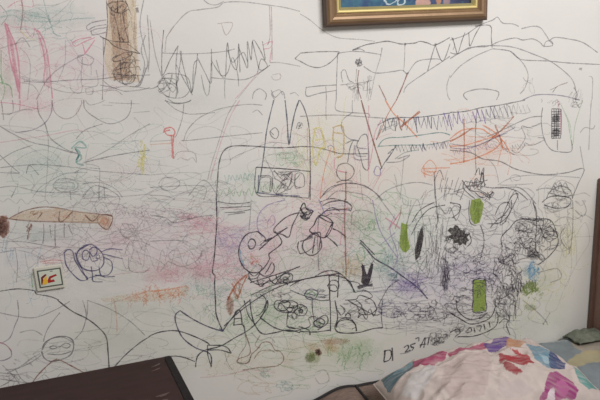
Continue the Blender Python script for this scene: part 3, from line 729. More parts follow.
# scribbled patches: drawn after stroke n, kind, colour, width, strength, count, direction, centre, two half axes (mm)
SCRIBBLES = [[0,"curl","p",2.8,0.21,52,-0.515,191.6,1012.7,240.6,-34.7,-15.7,-162.5],
[0,"curl","p",2.9,0.21,39,0.932,144.6,890.3,240.9,-39.5,-11.1,-110.7],
[0,"curl","gb",2.6,0.26,34,-0.236,-61.7,1136.3,345.9,-45.2,-17.0,-135.6],
[0,"curl","t",2.5,0.26,33,0.307,-141.2,1247.5,272.4,-31.2,-22.2,-163.2],
[0,"curl","p",2.3,0.26,28,-1.268,-176.7,1627.6,199.2,-10.9,-25.9,-177.4],
[0,"curl","t",2.3,0.3,20,-0.339,-163.9,1715.4,169.4,-6.8,-12.7,-86.9],
[0,"curl","t",3.0,0.3,44,-1.394,275.5,752.5,217.7,-39.4,-13.2,-154.8],
[0,"curl","gn",3.2,0.3,46,-1.224,418.2,645.6,305.5,-59.0,-14.0,-201.7],
[0,"curl","gn",3.3,0.26,31,0.969,522.8,413.1,322.3,-72.0,-4.9,-85.8],
[0,"curl","yb",3.1,0.22,15,0.656,218.3,522.5,146.7,-31.9,-10.8,-121.2],
[0,"curl","p",3.1,0.26,44,-1.396,676.7,1078.2,233.9,-29.3,-10.2,-227.4],
[0,"curl","gn",3.2,0.3,44,1.111,751.3,951.8,282.3,-39.9,-8.5,-236.0],
[0,"curl","t",3.3,0.3,39,-1.425,828.5,778.2,251.6,-41.2,-5.6,-206.1],
[0,"curl","ye",3.7,0.38,20,-1.426,647.0,1267.6,113.5,-11.2,-8.8,-180.9],
[0,"curl","g",3.5,0.32,26,-1.304,1134.0,813.7,361.1,-55.1,1.2,-254.5],
[0,"curl","uk",3.5,0.32,26,-0.686,1044.0,656.9,403.8,-70.8,-0.8,-173.5],
[0,"curl","g",3.7,0.32,22,0.857,1276.1,571.2,383.3,-69.4,3.5,-181.3],
[0,"curl","g",3.5,0.3,39,-0.0,953.5,542.3,399.5,-77.1,-1.2,-87.9],
[0,"curl","g",3.7,0.34,39,-1.122,1509.2,844.6,295.7,-41.8,9.8,-219.9],
[0,"curl","ye",4.4,0.38,18,1.047,1624.1,555.1,208.4,-36.5,10.4,-188.9],
[0,"curl","o",3.4,0.3,20,0.629,1308.9,1202.1,271.4,-26.9,2.9,-119.5],
[0,"curl","g",3.4,0.3,20,0.571,1397.7,1273.1,275.3,-24.4,3.4,-99.1],
[0,"curl","L",2.8,0.3,23,1.047,-157.2,642.8,292.5,-61.8,-14.5,-112.4],
[0,"curl","bl",2.6,0.22,18,-1.354,-379.5,871.2,118.2,-21.4,-26.9,-172.5],
[0,"loop","gb",2.5,0.29,5,0,-254.6,1094.1,208.8,-29.5,-14.6,-99.9],
[0,"loop","g",2.7,0.25,3,0,-40.6,1046.2,224.0,-32.3,-16.9,-138.9],
[0,"loop","v",2.9,0.19,6,0,259.4,984.4,210.9,-31.0,-13.1,-146.7],
[0,"loop","gn",3.3,0.29,7,0,532.4,581.8,277.6,-55.2,-7.1,-124.4],
[0,"loop","k",3.8,0.36,4,0,1419.5,636.4,246.3,-41.8,6.2,-181.8],
[0,"loop","g",3.5,0.32,6,0,1133.6,897.7,268.4,-38.0,1.0,-208.3],
[0,"loop","k",3.8,0.36,3,0,1045.0,868.9,61.4,-9.0,-1.0,-207.4],
[0,"wash","p",22.4,0.05,18,-1.164,-311.2,1664.0,61.1,-3.0,-25.6,-157.8],
[0,"wash","t",22.5,0.05,20,-0.398,-215.5,1746.3,165.9,-5.9,-5.4,-35.6],
[0,"wash","ye",27.0,0.05,13,-1.455,25.1,1707.8,44.9,-1.8,-18.5,-149.3],
[0,"wash","gn",22.7,0.04,10,-0.698,-340.1,1570.6,54.5,-3.6,-9.6,-58.5],
[16,"loop","t",2.8,0.16,3,0,-262.4,1755.1,61.2,-2.1,-3.3,-21.2],
[16,"loop","t",2.8,0.19,2,0,-181.8,1737.9,35.0,-1.3,-4.3,-28.7],
[18,"hatch","b",3.0,0.19,18,-1.462,8.3,1753.1,33.3,-1.1,-6.5,-51.5],
[18,"hatch","b",3.0,0.19,16,-1.438,4.5,1663.5,31.4,-1.5,-7.6,-60.2],
[18,"hatch","b",3.1,0.19,12,-1.34,3.5,1594.7,34.0,-2.0,-5.7,-45.9],
[18,"hatch","b",3.0,0.19,10,-1.282,44.0,1676.8,15.1,-0.7,-15.5,-128.3],
[46,"curl","k",2.7,0.48,14,-0.946,6.5,1767.9,29.5,-0.9,-4.7,-36.7],
[46,"curl","k",2.7,0.48,16,-0.839,12.0,1602.0,34.0,-1.9,-6.6,-53.6],
[46,"curl","k",2.7,0.4,8,-1.232,7.3,1686.0,22.4,-1.0,-5.6,-44.9],
[46,"loop","k",2.5,0.32,3,0,9.1,1578.9,34.1,-2.1,-4.3,-34.6],
[46,"loop","k",2.5,0.29,2,0,7.2,1563.5,38.0,-2.4,-2.4,-19.3],
[77,"loop","k",2.9,0.36,3,0,157.4,1526.1,52.7,-3.5,-4.1,-38.2],
[121,"loop","k",3.3,0.5,5,0,814.4,1565.0,21.0,-1.2,-0.5,-17.3],
[123,"hatch","k",2.6,0.42,9,-1.185,794.5,1483.4,13.4,-0.9,-1.9,-57.0],
[123,"hatch","k",2.6,0.38,9,-1.31,837.8,1476.0,17.5,-1.2,-1.4,-48.6],
[123,"loop","k",2.6,0.29,3,0,809.3,1495.6,56.6,-12.8,-7.8,-34.1],
[149,"hatch","g",3.1,0.3,8,-1.144,1747.0,1384.5,49.3,-3.5,3.7,-50.4],
[149,"loop","L",3.4,0.29,2,0,1517.8,1430.0,34.9,-2.4,2.4,-48.6],
[149,"wash","p",23.4,0.04,18,-0.201,-281.7,1499.0,98.1,-7.5,-7.0,-45.1],
[149,"wash","t",27.1,0.03,20,-0.0,-302.0,1322.0,121.2,-12.8,-10.9,-70.4],
[149,"wash","p",28.7,0.02,15,-0.0,-65.0,1297.0,153.9,-16.2,-10.4,-81.5],
[188,"loop","L",2.5,0.29,2,0,-151.0,1232.0,90.7,-10.6,-4.5,-32.7],
[188,"hatch","y",6.5,0.47,10,-1.41,28.0,1308.1,11.1,-1.1,-6.3,-53.6],
[188,"hatch","y",3.9,0.38,5,-0.012,35.1,1307.4,15.8,-1.6,-5.8,-49.5],
[189,"wash","p",26.5,0.03,10,-1.362,146.8,1325.6,40.8,-4.0,-5.3,-50.1],
[213,"loop","k",2.9,0.43,6,0,509.9,1168.3,35.0,-4.0,-2.3,-36.4],
[220,"zig","t",3.2,0.45,8,0,348.9,1200.2,52.9,-1.3,0.1,-17.8],
[220,"zig","gn",3.2,0.41,7,0,335.7,1148.0,70.7,-4.8,-0.5,-17.9],
[220,"zig","gn",3.3,0.32,5,0,453.4,1152.1,36.4,-4.3,-1.3,-18.1],
[220,"loop","gn",3.6,0.29,3,0,533.3,1247.5,55.2,-5.7,-1.9,-31.3],
[221,"wash","gn",32.6,0.04,10,-0.0,515.3,1253.8,64.0,-6.6,-2.3,-35.7],
[221,"wash","gn",32.2,0.03,10,-0.0,382.1,1169.5,71.2,-8.3,-4.1,-53.6],
[221,"wash","ye",33.3,0.04,18,-1.445,657.7,1293.8,85.1,-8.1,-5.6,-117.0],
[221,"wash","p",34.5,0.05,18,-1.495,688.5,1124.2,136.1,-16.1,-2.5,-56.3],
[221,"wash","gn",33.1,0.04,7,-0.0,589.2,1246.2,56.0,-5.8,-3.0,-54.1],
[223,"loop","k",3.2,0.43,2,0,579.7,1359.0,11.9,-1.0,-0.7,-12.3],
[257,"zigp","gk",3.5,0.77,7,0,964.4,1330.2,71.5,-6.2,-0.4,-29.7],
[257,"zigp","u",3.6,0.77,8,0,1099.7,1323.2,79.2,-1.8,2.6,-32.3],
[260,"zigp","gk",3.6,0.72,9,0,1004.7,1239.9,62.5,-2.1,1.2,-17.2],
[260,"zigp","u",3.7,0.72,9,0,1110.5,1236.3,63.7,1.9,2.4,-15.5],
[263,"loop","gk",3.1,0.36,2,0,923.6,1324.4,31.4,21.1,12.7,-15.3],
[267,"wash","o",28.9,0.04,10,-0.0,1110.7,1143.6,65.0,-7.1,0.1,-39.4],
[269,"hatch","k",3.4,0.47,8,-1.156,1154.8,1068.9,22.1,-2.6,0.4,-50.3],
[269,"hatch","b",3.3,0.34,7,-1.203,1067.4,1049.4,32.5,-4.0,-0.0,-20.0],
[276,"wash","o",33.8,0.04,15,0.402,1297.6,1203.2,135.3,-13.4,1.4,-59.7],
[277,"zigp","v",4.1,0.77,9,0,1239.5,1333.4,86.6,3.5,5.7,-32.7],
[277,"zigp","u",3.8,0.63,7,0,1361.4,1342.7,66.4,4.8,6.3,-27.2],
[277,"zigp","g",3.8,0.45,7,0,1463.8,1346.3,68.8,0.7,4.9,-29.6],
[277,"grid","k",4.5,0.68,10,0,1661.7,1275.1,22.0,-1.9,3.8,-59.3],
[277,"fill","k",4.4,0.3,10,-0.0,1660.4,1295.5,22.0,-1.8,1.0,-15.3],
[277,"fill","k",4.5,0.3,10,-0.0,1664.0,1239.2,22.1,-2.0,1.0,-15.4],
[282,"hatch","g",3.5,0.42,10,-1.381,1627.6,1358.3,72.1,-5.5,1.2,-20.0],
[282,"loop","g",3.6,0.36,3,0,1755.5,1353.7,31.0,-2.3,1.9,-25.4],
[298,"zigp","g",3.5,0.41,8,0,1470.1,1196.3,43.7,9.6,6.2,-13.9],
[300,"zigp","v",3.4,0.41,12,0,1286.2,1209.3,99.3,5.7,2.6,-12.0],
[310,"hatch","k",3.5,0.59,12,-1.26,1300.8,1061.9,51.6,-6.0,0.6,-25.6],
[315,"loop","k",3.8,0.36,5,0,1700.4,982.6,61.0,-7.4,2.0,-30.6],
[322,"wash","t",25.2,0.04,20,-0.0,-300.3,1092.1,117.7,-16.8,-6.2,-41.4],
[322,"wash","bl",25.0,0.04,10,-0.0,-399.2,1030.6,64.7,-10.1,-8.0,-49.7],
[322,"wash","p",26.8,0.03,15,-0.0,-55.5,1057.2,79.6,-11.4,-11.8,-95.0],
[322,"fill","or",9.2,0.27,22,-1.225,-418.1,1129.6,15.5,-2.2,-6.0,-36.3],
[322,"fill","br",9.2,0.24,10,-1.21,-423.7,1126.3,9.9,-1.4,-4.0,-24.2],
[327,"hatch","o",3.2,0.26,10,-1.523,-247.6,1142.2,126.3,-16.9,-1.7,-11.5],
[327,"hatch","br",2.8,0.42,8,-1.227,-327.3,1158.6,43.4,-5.8,-2.3,-14.6],
[327,"hatch","br",2.6,0.34,8,-1.405,-180.9,1126.5,60.8,-8.2,-1.8,-13.4],
[327,"fill","o",6.6,0.18,8,-0.745,-113.5,1104.5,17.1,-2.3,-2.2,-17.0],
[332,"hatch","br",3.7,0.51,7,-0.877,-345.0,1106.9,10.1,-1.4,-4.1,-26.2],
[355,"hatch","bl",2.8,0.42,8,-1.536,-419.4,1050.7,28.5,-4.4,-5.4,-32.9],
[362,"loop","g",2.7,0.25,4,0,-24.5,1043.9,56.3,-8.1,-7.3,-60.9],
[362,"zig","g",2.6,0.32,9,0,-54.9,1126.8,86.0,-16.3,-2.2,-12.7],
[362,"zig","g",2.5,0.27,14,0,-197.2,1175.1,223.2,-41.6,-1.9,-9.8],
[364,"hatch","o",3.2,0.36,34,-1.525,32.8,815.4,109.3,-19.5,-3.5,-31.4],
[365,"wash","p",28.2,0.06,18,-0.0,195.1,1048.7,77.1,-10.7,-5.2,-53.8],
[365,"wash","v",29.2,0.04,15,-0.0,303.7,977.9,71.2,-10.5,-4.7,-55.4],
[365,"wash","p",28.4,0.06,15,-0.0,84.0,890.9,93.0,-15.4,-4.9,-45.7],
[365,"wash","p",29.2,0.06,15,-0.0,213.3,869.5,96.7,-16.0,-5.2,-56.1],
[365,"wash","t",29.4,0.06,18,-1.497,189.5,806.7,105.6,-18.5,-4.5,-47.3],
[365,"wash","p",34.1,0.03,20,-1.193,437.3,920.0,74.4,-11.4,-11.9,-171.3],
[366,"zig","p",3.5,0.45,8,0,197.7,1075.5,75.9,-17.3,-1.6,-8.8],
[366,"loop","p",3.5,0.24,7,0,191.2,1053.8,68.4,-9.4,-3.5,-35.8],
[366,"loop","v",3.6,0.22,5,0,294.8,979.2,53.3,-7.8,-3.9,-46.1],
[366,"loop","p",3.5,0.22,4,0,75.5,892.3,50.6,-8.4,-3.4,-32.0],
[366,"loop","p",3.6,0.22,4,0,204.5,871.0,52.6,-8.7,-3.5,-37.4],
[366,"loop","p",3.7,0.22,5,0,294.2,865.7,54.0,-8.8,-3.2,-37.8],
[366,"loop","g",2.8,0.29,4,0,145.3,982.9,76.6,-11.5,-5.5,-54.2],
[366,"loop","g",2.7,0.29,4,0,88.4,1090.2,74.4,-10.0,-2.8,-26.2],
[366,"hatch","t",3.3,0.29,16,-1.505,190.4,816.1,70.3,-12.2,-5.4,-56.6],
[366,"hatch","gn",3.3,0.3,10,-1.548,153.6,803.4,52.3,-9.2,-3.7,-37.7],
[366,"loop","t",2.8,0.19,3,0,67.6,976.4,66.6,-10.2,-5.9,-53.7],
[387,"curl","rp",4.5,0.32,10,-0.0,374.5,891.2,22.0,-3.5,-1.3,-17.1],
[387,"curl","o",4.5,0.32,8,-0.0,374.5,891.2,22.0,-3.5,-1.3,-17.1],
[387,"wash","rp",15.0,0.06,6,-0.0,374.5,891.2,27.5,-4.4,-1.4,-19.0],
[387,"hatch","ob",4.9,0.42,18,0.727,301.8,791.9,23.7,-4.1,-4.4,-52.9],
[392,"loop","k",3.5,0.5,3,0,486.5,799.6,26.8,-4.5,-1.2,-19.7],
[392,"loop","k",3.4,0.5,2,0,391.1,801.0,18.6,-3.2,-1.4,-19.4],
[392,"loop","k",3.5,0.43,3,0,415.7,747.1,56.6,-10.1,-1.7,-24.7],
[392,"loop","k",3.6,0.43,3,0,486.9,729.4,43.4,-7.8,-1.1,-18.0],
[392,"hatch","o",3.6,0.42,22,-1.527,58.6,815.5,67.8,-12.0,-2.0,-18.6],
[394,"loop","g",3.1,0.29,2,0,513.1,918.1,38.0,-5.7,-1.8,-28.8],
[394,"wash","p",34.5,0.04,15,-0.0,595.6,1012.4,115.3,-15.7,-4.5,-85.6],
[394,"wash","gn",36.3,0.04,18,-0.0,802.4,954.5,112.4,-15.7,-2.4,-79.1],
[394,"wash","yb",28.6,0.05,20,-1.494,745.9,802.0,81.9,-13.3,-2.6,-71.1],
[394,"wash","t",33.9,0.07,18,-0.0,913.5,774.7,64.3,-10.4,-1.1,-62.5],
[394,"wash","v",34.7,0.06,18,-0.0,988.7,698.8,99.1,-17.0,-0.7,-64.1],
[394,"wash","gn",31.6,0.03,13,-0.0,606.9,854.5,107.9,-17.1,-3.0,-59.2],
[397,"loop","k",3.8,0.58,4,0,578.0,1043.3,22.9,-3.0,-1.0,-18.9],
[420,"loop","gn",4.4,0.32,5,0,807.5,953.8,53.2,-7.5,-1.3,-41.6],
[428,"hatch","gn",4.1,0.34,8,0.718,841.9,888.7,62.4,-9.3,-0.7,-25.2],
[429,"hatch","lm",6.3,0.68,12,-1.279,977.7,889.1,17.2,-2.5,-0.7,-56.3],
[430,"hatch","k",5.1,0.59,12,-0.808,1041.6,853.9,13.2,-2.0,-0.3,-67.6],
[430,"hatch","k",3.5,0.42,26,-1.381,1128.2,856.7,56.1,-8.2,0.5,-115.5],
[430,"hatch","k",3.5,0.38,12,-1.232,1100.4,765.8,45.0,-7.2,0.1,-85.3],
[430,"loop","k",4.5,0.47,8,0,1157.3,713.5,28.7,-4.7,0.6,-81.4],
[430,"hatch","k",4.5,0.51,16,-1.03,1157.3,713.5,25.2,-4.2,0.6,-81.4],
[430,"hatch","yb",3.7,0.42,14,-1.464,745.5,791.8,46.1,-7.6,-2.0,-55.9],
[430,"loop","t",5.1,0.24,6,0,913.7,785.1,37.5,-6.0,-0.8,-41.6],
[430,"loop","tk",4.3,0.29,3,0,912.7,732.9,32.3,-5.4,-0.4,-21.0],
[430,"hatch","v",4.8,0.38,10,0.81,977.8,711.3,82.3,-14.0,-0.6,-53.2],
[430,"hatch","v",4.3,0.38,12,-0.842,988.6,688.1,88.2,-15.2,-0.6,-53.5],
[430,"hatch","u",3.9,0.32,9,-1.365,1010.8,695.0,99.7,-17.1,-0.6,-75.0],
[430,"hatch","v",3.9,0.32,8,-0.259,999.7,696.9,99.4,-17.0,-0.6,-64.2],
[430,"loop","u",4.3,0.27,3,0,988.6,688.1,82.6,-43.6,-23.3,-56.4],
[438,"loop","v",3.5,0.19,4,0,704.9,1045.9,128.1,-16.6,-1.2,-28.7],
[438,"loop","gn",4.2,0.25,3,0,850.5,815.9,84.0,-13.3,-1.5,-61.5],
[438,"loop","p",4.0,0.19,3,0,677.6,873.3,89.8,-13.8,-3.9,-89.2],
[438,"loop","g",3.4,0.32,3,0,1067.2,968.6,98.2,-13.1,-0.1,-61.1],
[438,"loop","gk",3.6,0.43,5,0,600.0,719.4,54.7,-9.7,-1.1,-22.3],
[438,"hatch","u",3.4,0.29,7,-0.0,879.4,685.7,107.3,-18.8,-0.7,-31.7],
[441,"wash","v",40.9,0.04,18,-0.0,1250.2,698.1,141.0,-23.3,1.5,-88.1],
[441,"wash","ye",43.9,0.04,13,-1.232,1765.1,785.8,65.8,-9.5,8.1,-114.4],
[441,"wash","lm",39.0,0.03,15,-0.0,1583.5,597.0,115.6,-19.8,3.6,-69.9],
[442,"hatch","lm",7.0,0.68,14,-1.156,1300.9,958.4,23.2,-3.0,1.2,-52.4],
[447,"hatch","k",4.8,0.51,12,-1.134,1219.9,859.1,48.2,-7.0,0.5,-36.1],
[448,"loop","k",4.4,0.5,5,0,1184.9,827.2,34.2,-5.1,0.4,-42.5],
[453,"curl","k",4.3,0.56,26,-0.76,1579.3,801.5,106.9,-15.6,4.3,-83.8],
[453,"loop","k",4.3,0.43,3,0,1579.3,801.5,113.2,-16.5,4.6,-89.4],
[453,"curl","k",4.3,0.56,16,-1.122,1622.3,817.5,76.1,-10.9,3.2,-56.0],
[453,"loop","k",4.3,0.47,2,0,1622.3,817.5,76.1,-10.9,3.2,-56.0],
[453,"curl","k",4.2,0.56,18,-1.111,1525.1,765.1,87.3,-13.2,3.1,-67.2],
[453,"loop","k",4.2,0.36,5,0,1558.2,848.6,74.8,-10.5,1.9,-38.7],
[453,"loop","k",4.8,0.43,7,0,1589.1,733.0,56.5,-36.8,-17.5,-26.6],
[453,"fill","k",4.8,0.3,10,-0.68,1583.4,722.6,35.5,-5.5,1.2,-22.7],
[453,"curl","k",4.2,0.56,22,-1.169,1454.4,686.9,74.1,-12.0,3.0,-79.0],
[453,"loop","k",4.2,0.43,2,0,1454.4,686.9,74.1,-12.0,3.0,-79.0],
[453,"curl","k",4.3,0.56,20,-1.312,1482.0,614.4,50.1,-8.6,2.8,-68.9],
[453,"loop","k",4.3,0.47,3,0,1482.0,614.4,50.1,-8.6,2.8,-68.9],
[453,"loop","k",4.2,0.4,6,0,1395.3,629.2,61.3,-10.5,2.5,-79.4],
[453,"loop","k",4.2,0.4,6,0,1464.6,741.1,61.6,-9.6,2.2,-55.9],
[453,"zigv","k",4.8,0.56,14,0,1501.8,588.1,5.9,-25.9,-98.7,1.2],
[453,"hatch","k",4.8,0.59,8,-1.355,1501.3,599.6,30.2,-5.2,2.9,-69.3],
[453,"curl","uk",4.1,0.48,22,-1.061,1249.6,731.0,105.4,-17.0,1.1,-65.6],
[453,"loop","uk",4.1,0.36,2,0,1249.6,731.0,105.4,-17.0,1.1,-65.6],
[453,"curl","uk",4.1,0.48,22,-0.452,1263.0,640.7,94.8,-16.4,1.2,-66.9],
[453,"loop","uk",4.1,0.36,2,0,1263.0,640.7,94.8,-16.4,1.2,-66.9],
[453,"loop","uk",4.2,0.36,5,0,1356.5,713.8,72.2,-11.6,1.9,-66.6],
[453,"loop","k",4.1,0.36,5,0,1204.5,617.6,58.6,-10.4,0.5,-44.5],
[453,"hatch","g",3.6,0.38,9,-0.899,1284.5,747.3,106.1,-16.8,1.3,-65.6],
[455,"loop","bl",7.8,0.36,7,0,1587.5,642.4,28.2,-4.7,2.7,-52.0],
[455,"wash","bl",24.1,0.12,10,-0.0,1561.4,658.1,33.0,-5.4,2.3,-45.9],
[455,"hatch","lm",12.7,0.55,12,0.945,1569.2,576.4,59.0,-10.3,1.5,-30.4],
[455,"hatch","lm",7.9,0.42,6,-1.033,1606.2,529.0,52.0,-9.3,1.3,-23.7],
[455,"loop","lm",7.3,0.43,5,0,1572.1,570.1,41.2,14.9,16.6,-27.0],
[459,"loop","k",3.8,0.36,5,0,1692.0,918.3,76.6,-9.9,2.8,-44.2],
[459,"loop","g",3.9,0.29,2,0,1809.4,892.0,39.5,-5.2,4.3,-56.3],
[459,"hatch","y",4.9,0.34,9,-1.398,1766.8,762.8,39.6,-5.8,4.9,-69.0],
[459,"loop","g",3.9,0.25,3,0,1733.1,779.1,52.3,-7.6,6.2,-91.4],
[459,"hatch","y",5.0,0.3,8,-1.252,1715.6,550.9,93.1,-16.2,3.1,-47.7],
[484,"loop","g",2.7,0.29,3,0,-467.3,606.3,44.6,-10.2,-5.1,-31.7],
[484,"hatch","g",2.7,0.38,9,1.364,-420.6,656.7,45.0,-9.8,-2.1,-13.5],
[486,"hatch","o",3.2,0.34,14,-1.553,-36.5,804.3,49.5,-9.0,-3.3,-27.5],
[486,"zig","L",2.8,0.36,4,0,-338.1,576.8,93.1,-21.3,-2.7,-18.6],
[507,"loop","k",3.6,0.5,4,0,484.4,689.2,38.7,-7.2,-1.4,-22.2],
[507,"loop","k",3.6,0.5,3,0,511.1,643.2,24.5,-4.7,-1.5,-25.5],
[511,"fill","ob",5.3,0.3,12,-0.766,273.8,733.1,12.7,-2.3,-3.3,-38.9],
[511,"loop","t",4.9,0.24,5,0,388.6,432.4,24.2,-5.5,-1.5,-21.0],
[511,"loop","t",5.0,0.27,6,0,458.4,356.9,34.9,-8.2,-1.5,-23.7],
[511,"wash","yb",35.9,0.03,15,-0.0,329.4,487.9,123.3,-27.0,-4.8,-61.9],
[511,"wash","yb",32.8,0.05,10,-0.0,487.2,496.1,39.6,-8.4,-3.2,-52.5],
[511,"wash","gn",31.4,0.04,10,-0.0,410.8,677.6,85.5,-16.1,-3.5,-50.0],
[511,"hatch","gn",3.5,0.3,8,-1.335,296.3,669.1,110.5,-21.3,-4.1,-49.4],
[511,"hatch","gn",3.4,0.26,8,-1.513,180.5,711.2,53.3,-10.1,-3.7,-38.6],
[511,"loop","yb",3.3,0.25,3,0,350.9,387.4,86.8,-20.2,-3.1,-42.3],
[513,"wash","yb",29.5,0.11,18,1.126,629.5,487.5,92.5,-19.4,-1.0,-21.4],
[513,"wash","lm",29.4,0.12,10,-0.0,576.3,455.5,30.5,-6.6,-1.4,-26.8],
[513,"wash","gn",39.0,0.05,20,0.462,754.6,450.2,138.5,-29.2,-2.6,-76.6],
[513,"hatch","gn",5.2,0.38,26,-1.465,743.4,436.1,106.4,-22.7,-1.9,-54.8],
[513,"fill","lm",8.4,0.24,14,0.566,568.2,457.3,22.3,-4.8,-1.1,-21.4],
[513,"fill","ob",5.9,0.18,12,1.157,672.0,505.7,62.2,-12.8,-0.6,-15.0],
[513,"fill","br",10.1,0.39,10,-1.242,600.9,474.1,11.2,-2.4,-0.7,-15.0],
[520,"loop","k",4.0,0.54,3,0,546.9,660.2,21.7,-4.1,-1.3,-22.5],
[520,"loop","gk",4.1,0.47,5,0,604.0,597.2,28.2,-5.5,-1.1,-22.9],
[522,"loop","k",3.8,0.36,4,0,766.1,631.9,62.9,-11.7,-1.2,-36.9],
[525,"loop","u",4.4,0.3,8,0,921.3,603.1,65.6,-12.2,-0.7,-43.2],
[525,"hatch","u",3.9,0.32,8,-0.0,899.7,617.9,65.2,-12.0,-0.6,-32.2],
[525,"curl","uk",4.0,0.52,22,-0.0,998.5,566.8,100.8,-19.0,-0.5,-54.9],
[525,"loop","uk",4.0,0.36,2,0,998.5,566.8,89.6,-16.9,-0.5,-54.9],
[525,"loop","k",4.1,0.43,7,0,1123.7,554.3,57.8,-10.8,0.2,-50.3],
[525,"hatch","g",3.6,0.34,6,-0.215,997.9,500.4,112.7,-22.3,-0.4,-44.6],
[525,"hatch","g",3.6,0.34,9,-1.513,975.7,527.0,100.6,-19.6,-0.8,-66.3],
[525,"loop","k",4.2,0.43,7,0,1124.1,429.8,44.0,6.7,12.1,-34.8],
[535,"loop","k",4.6,0.5,3,0,1118.3,425.3,25.7,-5.3,0.1,-25.2],
[535,"loop","k",4.7,0.5,3,0,1159.4,428.4,21.3,-4.3,0.1,-18.4],
[549,"loop","k",4.2,0.43,7,0,1228.8,557.3,71.1,-13.1,0.7,-45.2],
[549,"loop","k",4.2,0.36,5,0,1206.2,482.1,59.4,-11.6,0.5,-45.8],
[549,"loop","k",4.3,0.43,8,0,1448.4,516.8,62.7,-11.6,2.1,-58.4],
[549,"hatch","uk",4.4,0.42,14,-1.449,1456.4,468.7,63.2,-12.0,3.1,-82.6],
[549,"hatch","k",4.9,0.51,8,-1.254,1498.9,507.5,20.3,-3.7,3.0,-70.6],
[549,"loop","k",4.3,0.36,3,0,1338.2,491.2,73.5,-14.0,0.9,-34.8],
[549,"fill","lm",9.9,0.24,8,-1.269,1576.5,481.5,33.7,-6.3,0.8,-16.7],
[551,"hatch","y",4.5,0.26,7,-1.237,1591.3,443.1,65.3,-12.4,1.8,-36.1],
[551,"wash","gn",45.3,0.02,10,-0.0,1606.3,404.3,171.1,-33.3,3.8,-72.8],
[551,"loop","L",2.6,0.25,5,0,-127.5,1669.7,215.5,-10.2,-18.7,-132.6],
[551,"loop","L",2.8,0.25,6,0,-172.7,1348.8,236.7,-23.4,-22.3,-158.5],
[551,"loop","L",2.9,0.25,9,0,-214.3,1054.0,242.9,-35.7,-23.8,-169.1],
[551,"loop","L",3.2,0.25,9,0,193.3,1030.8,240.2,-34.0,-17.4,-179.9],
[551,"loop","L",3.0,0.22,4,0,220.3,1309.9,233.9,-23.1,-16.3,-169.2],
[551,"loop","L",3.2,0.22,4,0,-152.4,680.1,291.6,-59.8,-19.2,-148.8],
[551,"loop","L",3.5,0.25,6,0,377.3,612.7,265.4,-52.8,-11.9,-161.7],
[551,"loop","L",3.7,0.25,8,0,747.0,832.3,244.9,-38.7,-8.7,-242.1],
[551,"loop","L",3.4,0.25,5,0,641.6,1157.8,229.6,-26.3,-9.1,-185.3],
[551,"loop","L",4.4,0.25,3,0,1717.3,724.7,157.1,-24.0,21.2,-322.8],
[551,"zig","L",2.7,0.32,14,0,-51.3,958.6,323.8,-38.6,-3.8,-42.6],
[551,"wash","gb",45.2,0.02,39,-0.0,-84.3,1207.4,340.5,-40.8,-81.4,-631.3],
[551,"wash","gn",47.8,0.02,26,-0.0,-128.8,862.5,350.9,-61.5,-36.9,-286.3],
[551,"wash","gb",54.6,0.02,26,-0.0,548.5,863.7,386.0,-61.1,-17.9,-312.8],
[551,"wash","ug",62.9,0.02,20,-0.0,1271.9,792.6,421.1,-64.3,6.7,-346.2]]
WV, WF, WC, WM = [], [], [], []
box(-2.6, 2.9, 0, .12, 0, 2.75, WV, WF); WC += [(1, 1, 1, 1)]*len(WV); WM += [0]*len(WF)
layer = [0]
def spline(P):
    if len(P) < 3:
        (x0, z0), (x1, z1) = P[0], P[-1]
        k = random.uniform(-.03, .03); return [(x0+(x1-x0)*t+(z1-z0)*k*math.sin(t*3.1), z0+(z1-z0)*t-(x1-x0)*k*math.sin(t*3.1)) for t in (0, .25, .5, .75, 1)]
    closed = P[0] == P[-1]; out = []; n = len(P)
    for i in range(n-1):
        p1, p2 = P[i], P[i+1]; p0 = P[i-1] if i else (P[-2] if closed else p1); p3 = P[i+2] if i+2 < n else (P[1] if closed else p2)
        L = math.hypot(p2[0]-p1[0], p2[1]-p1[1]); k = max(2, min(10, int(L/9)+1))
        for j in range(k):
            t = j/k; t2 = t*t; t3 = t2*t
            out.append(tuple(.5*(2*p1[a]+(p2[a]-p0[a])*t+(2*p0[a]-5*p1[a]+4*p2[a]-p3[a])*t2+(3*p1[a]-p0[a]-3*p2[a]+p3[a])*t3) for a in (0, 1)))
    out.append(P[-1]); return out
def ribbon(col, w, al, P, smooth=True):
    if smooth: P = spline(P)
    layer[0] += 1; y = -.0003 - layer[0]*2.2e-7; b = len(WV); n = len(P); q = (*PEN[col], al*AK)
    for i, (x, z) in enumerate(P):
        x0, z0 = P[max(i-1, 0)]; x1, z1 = P[min(i+1, n-1)]; dx, dz = x1-x0, z1-z0; L = math.hypot(dx, dz) or 1
        h = w*.58*(.9+.2*math.sin(i*.9+layer[0])); nx, nz = -dz/L*h, dx/L*h
        WV.append(((x+nx)/1000, y, (z+nz)/1000)); WV.append(((x-nx)/1000, y, (z-nz)/1000)); WC.extend((q, q))
        if i: WF.append((b+2*i-2, b+2*i-1, b+2*i+1, b+2*i)); WM.append(1)
AK = .74
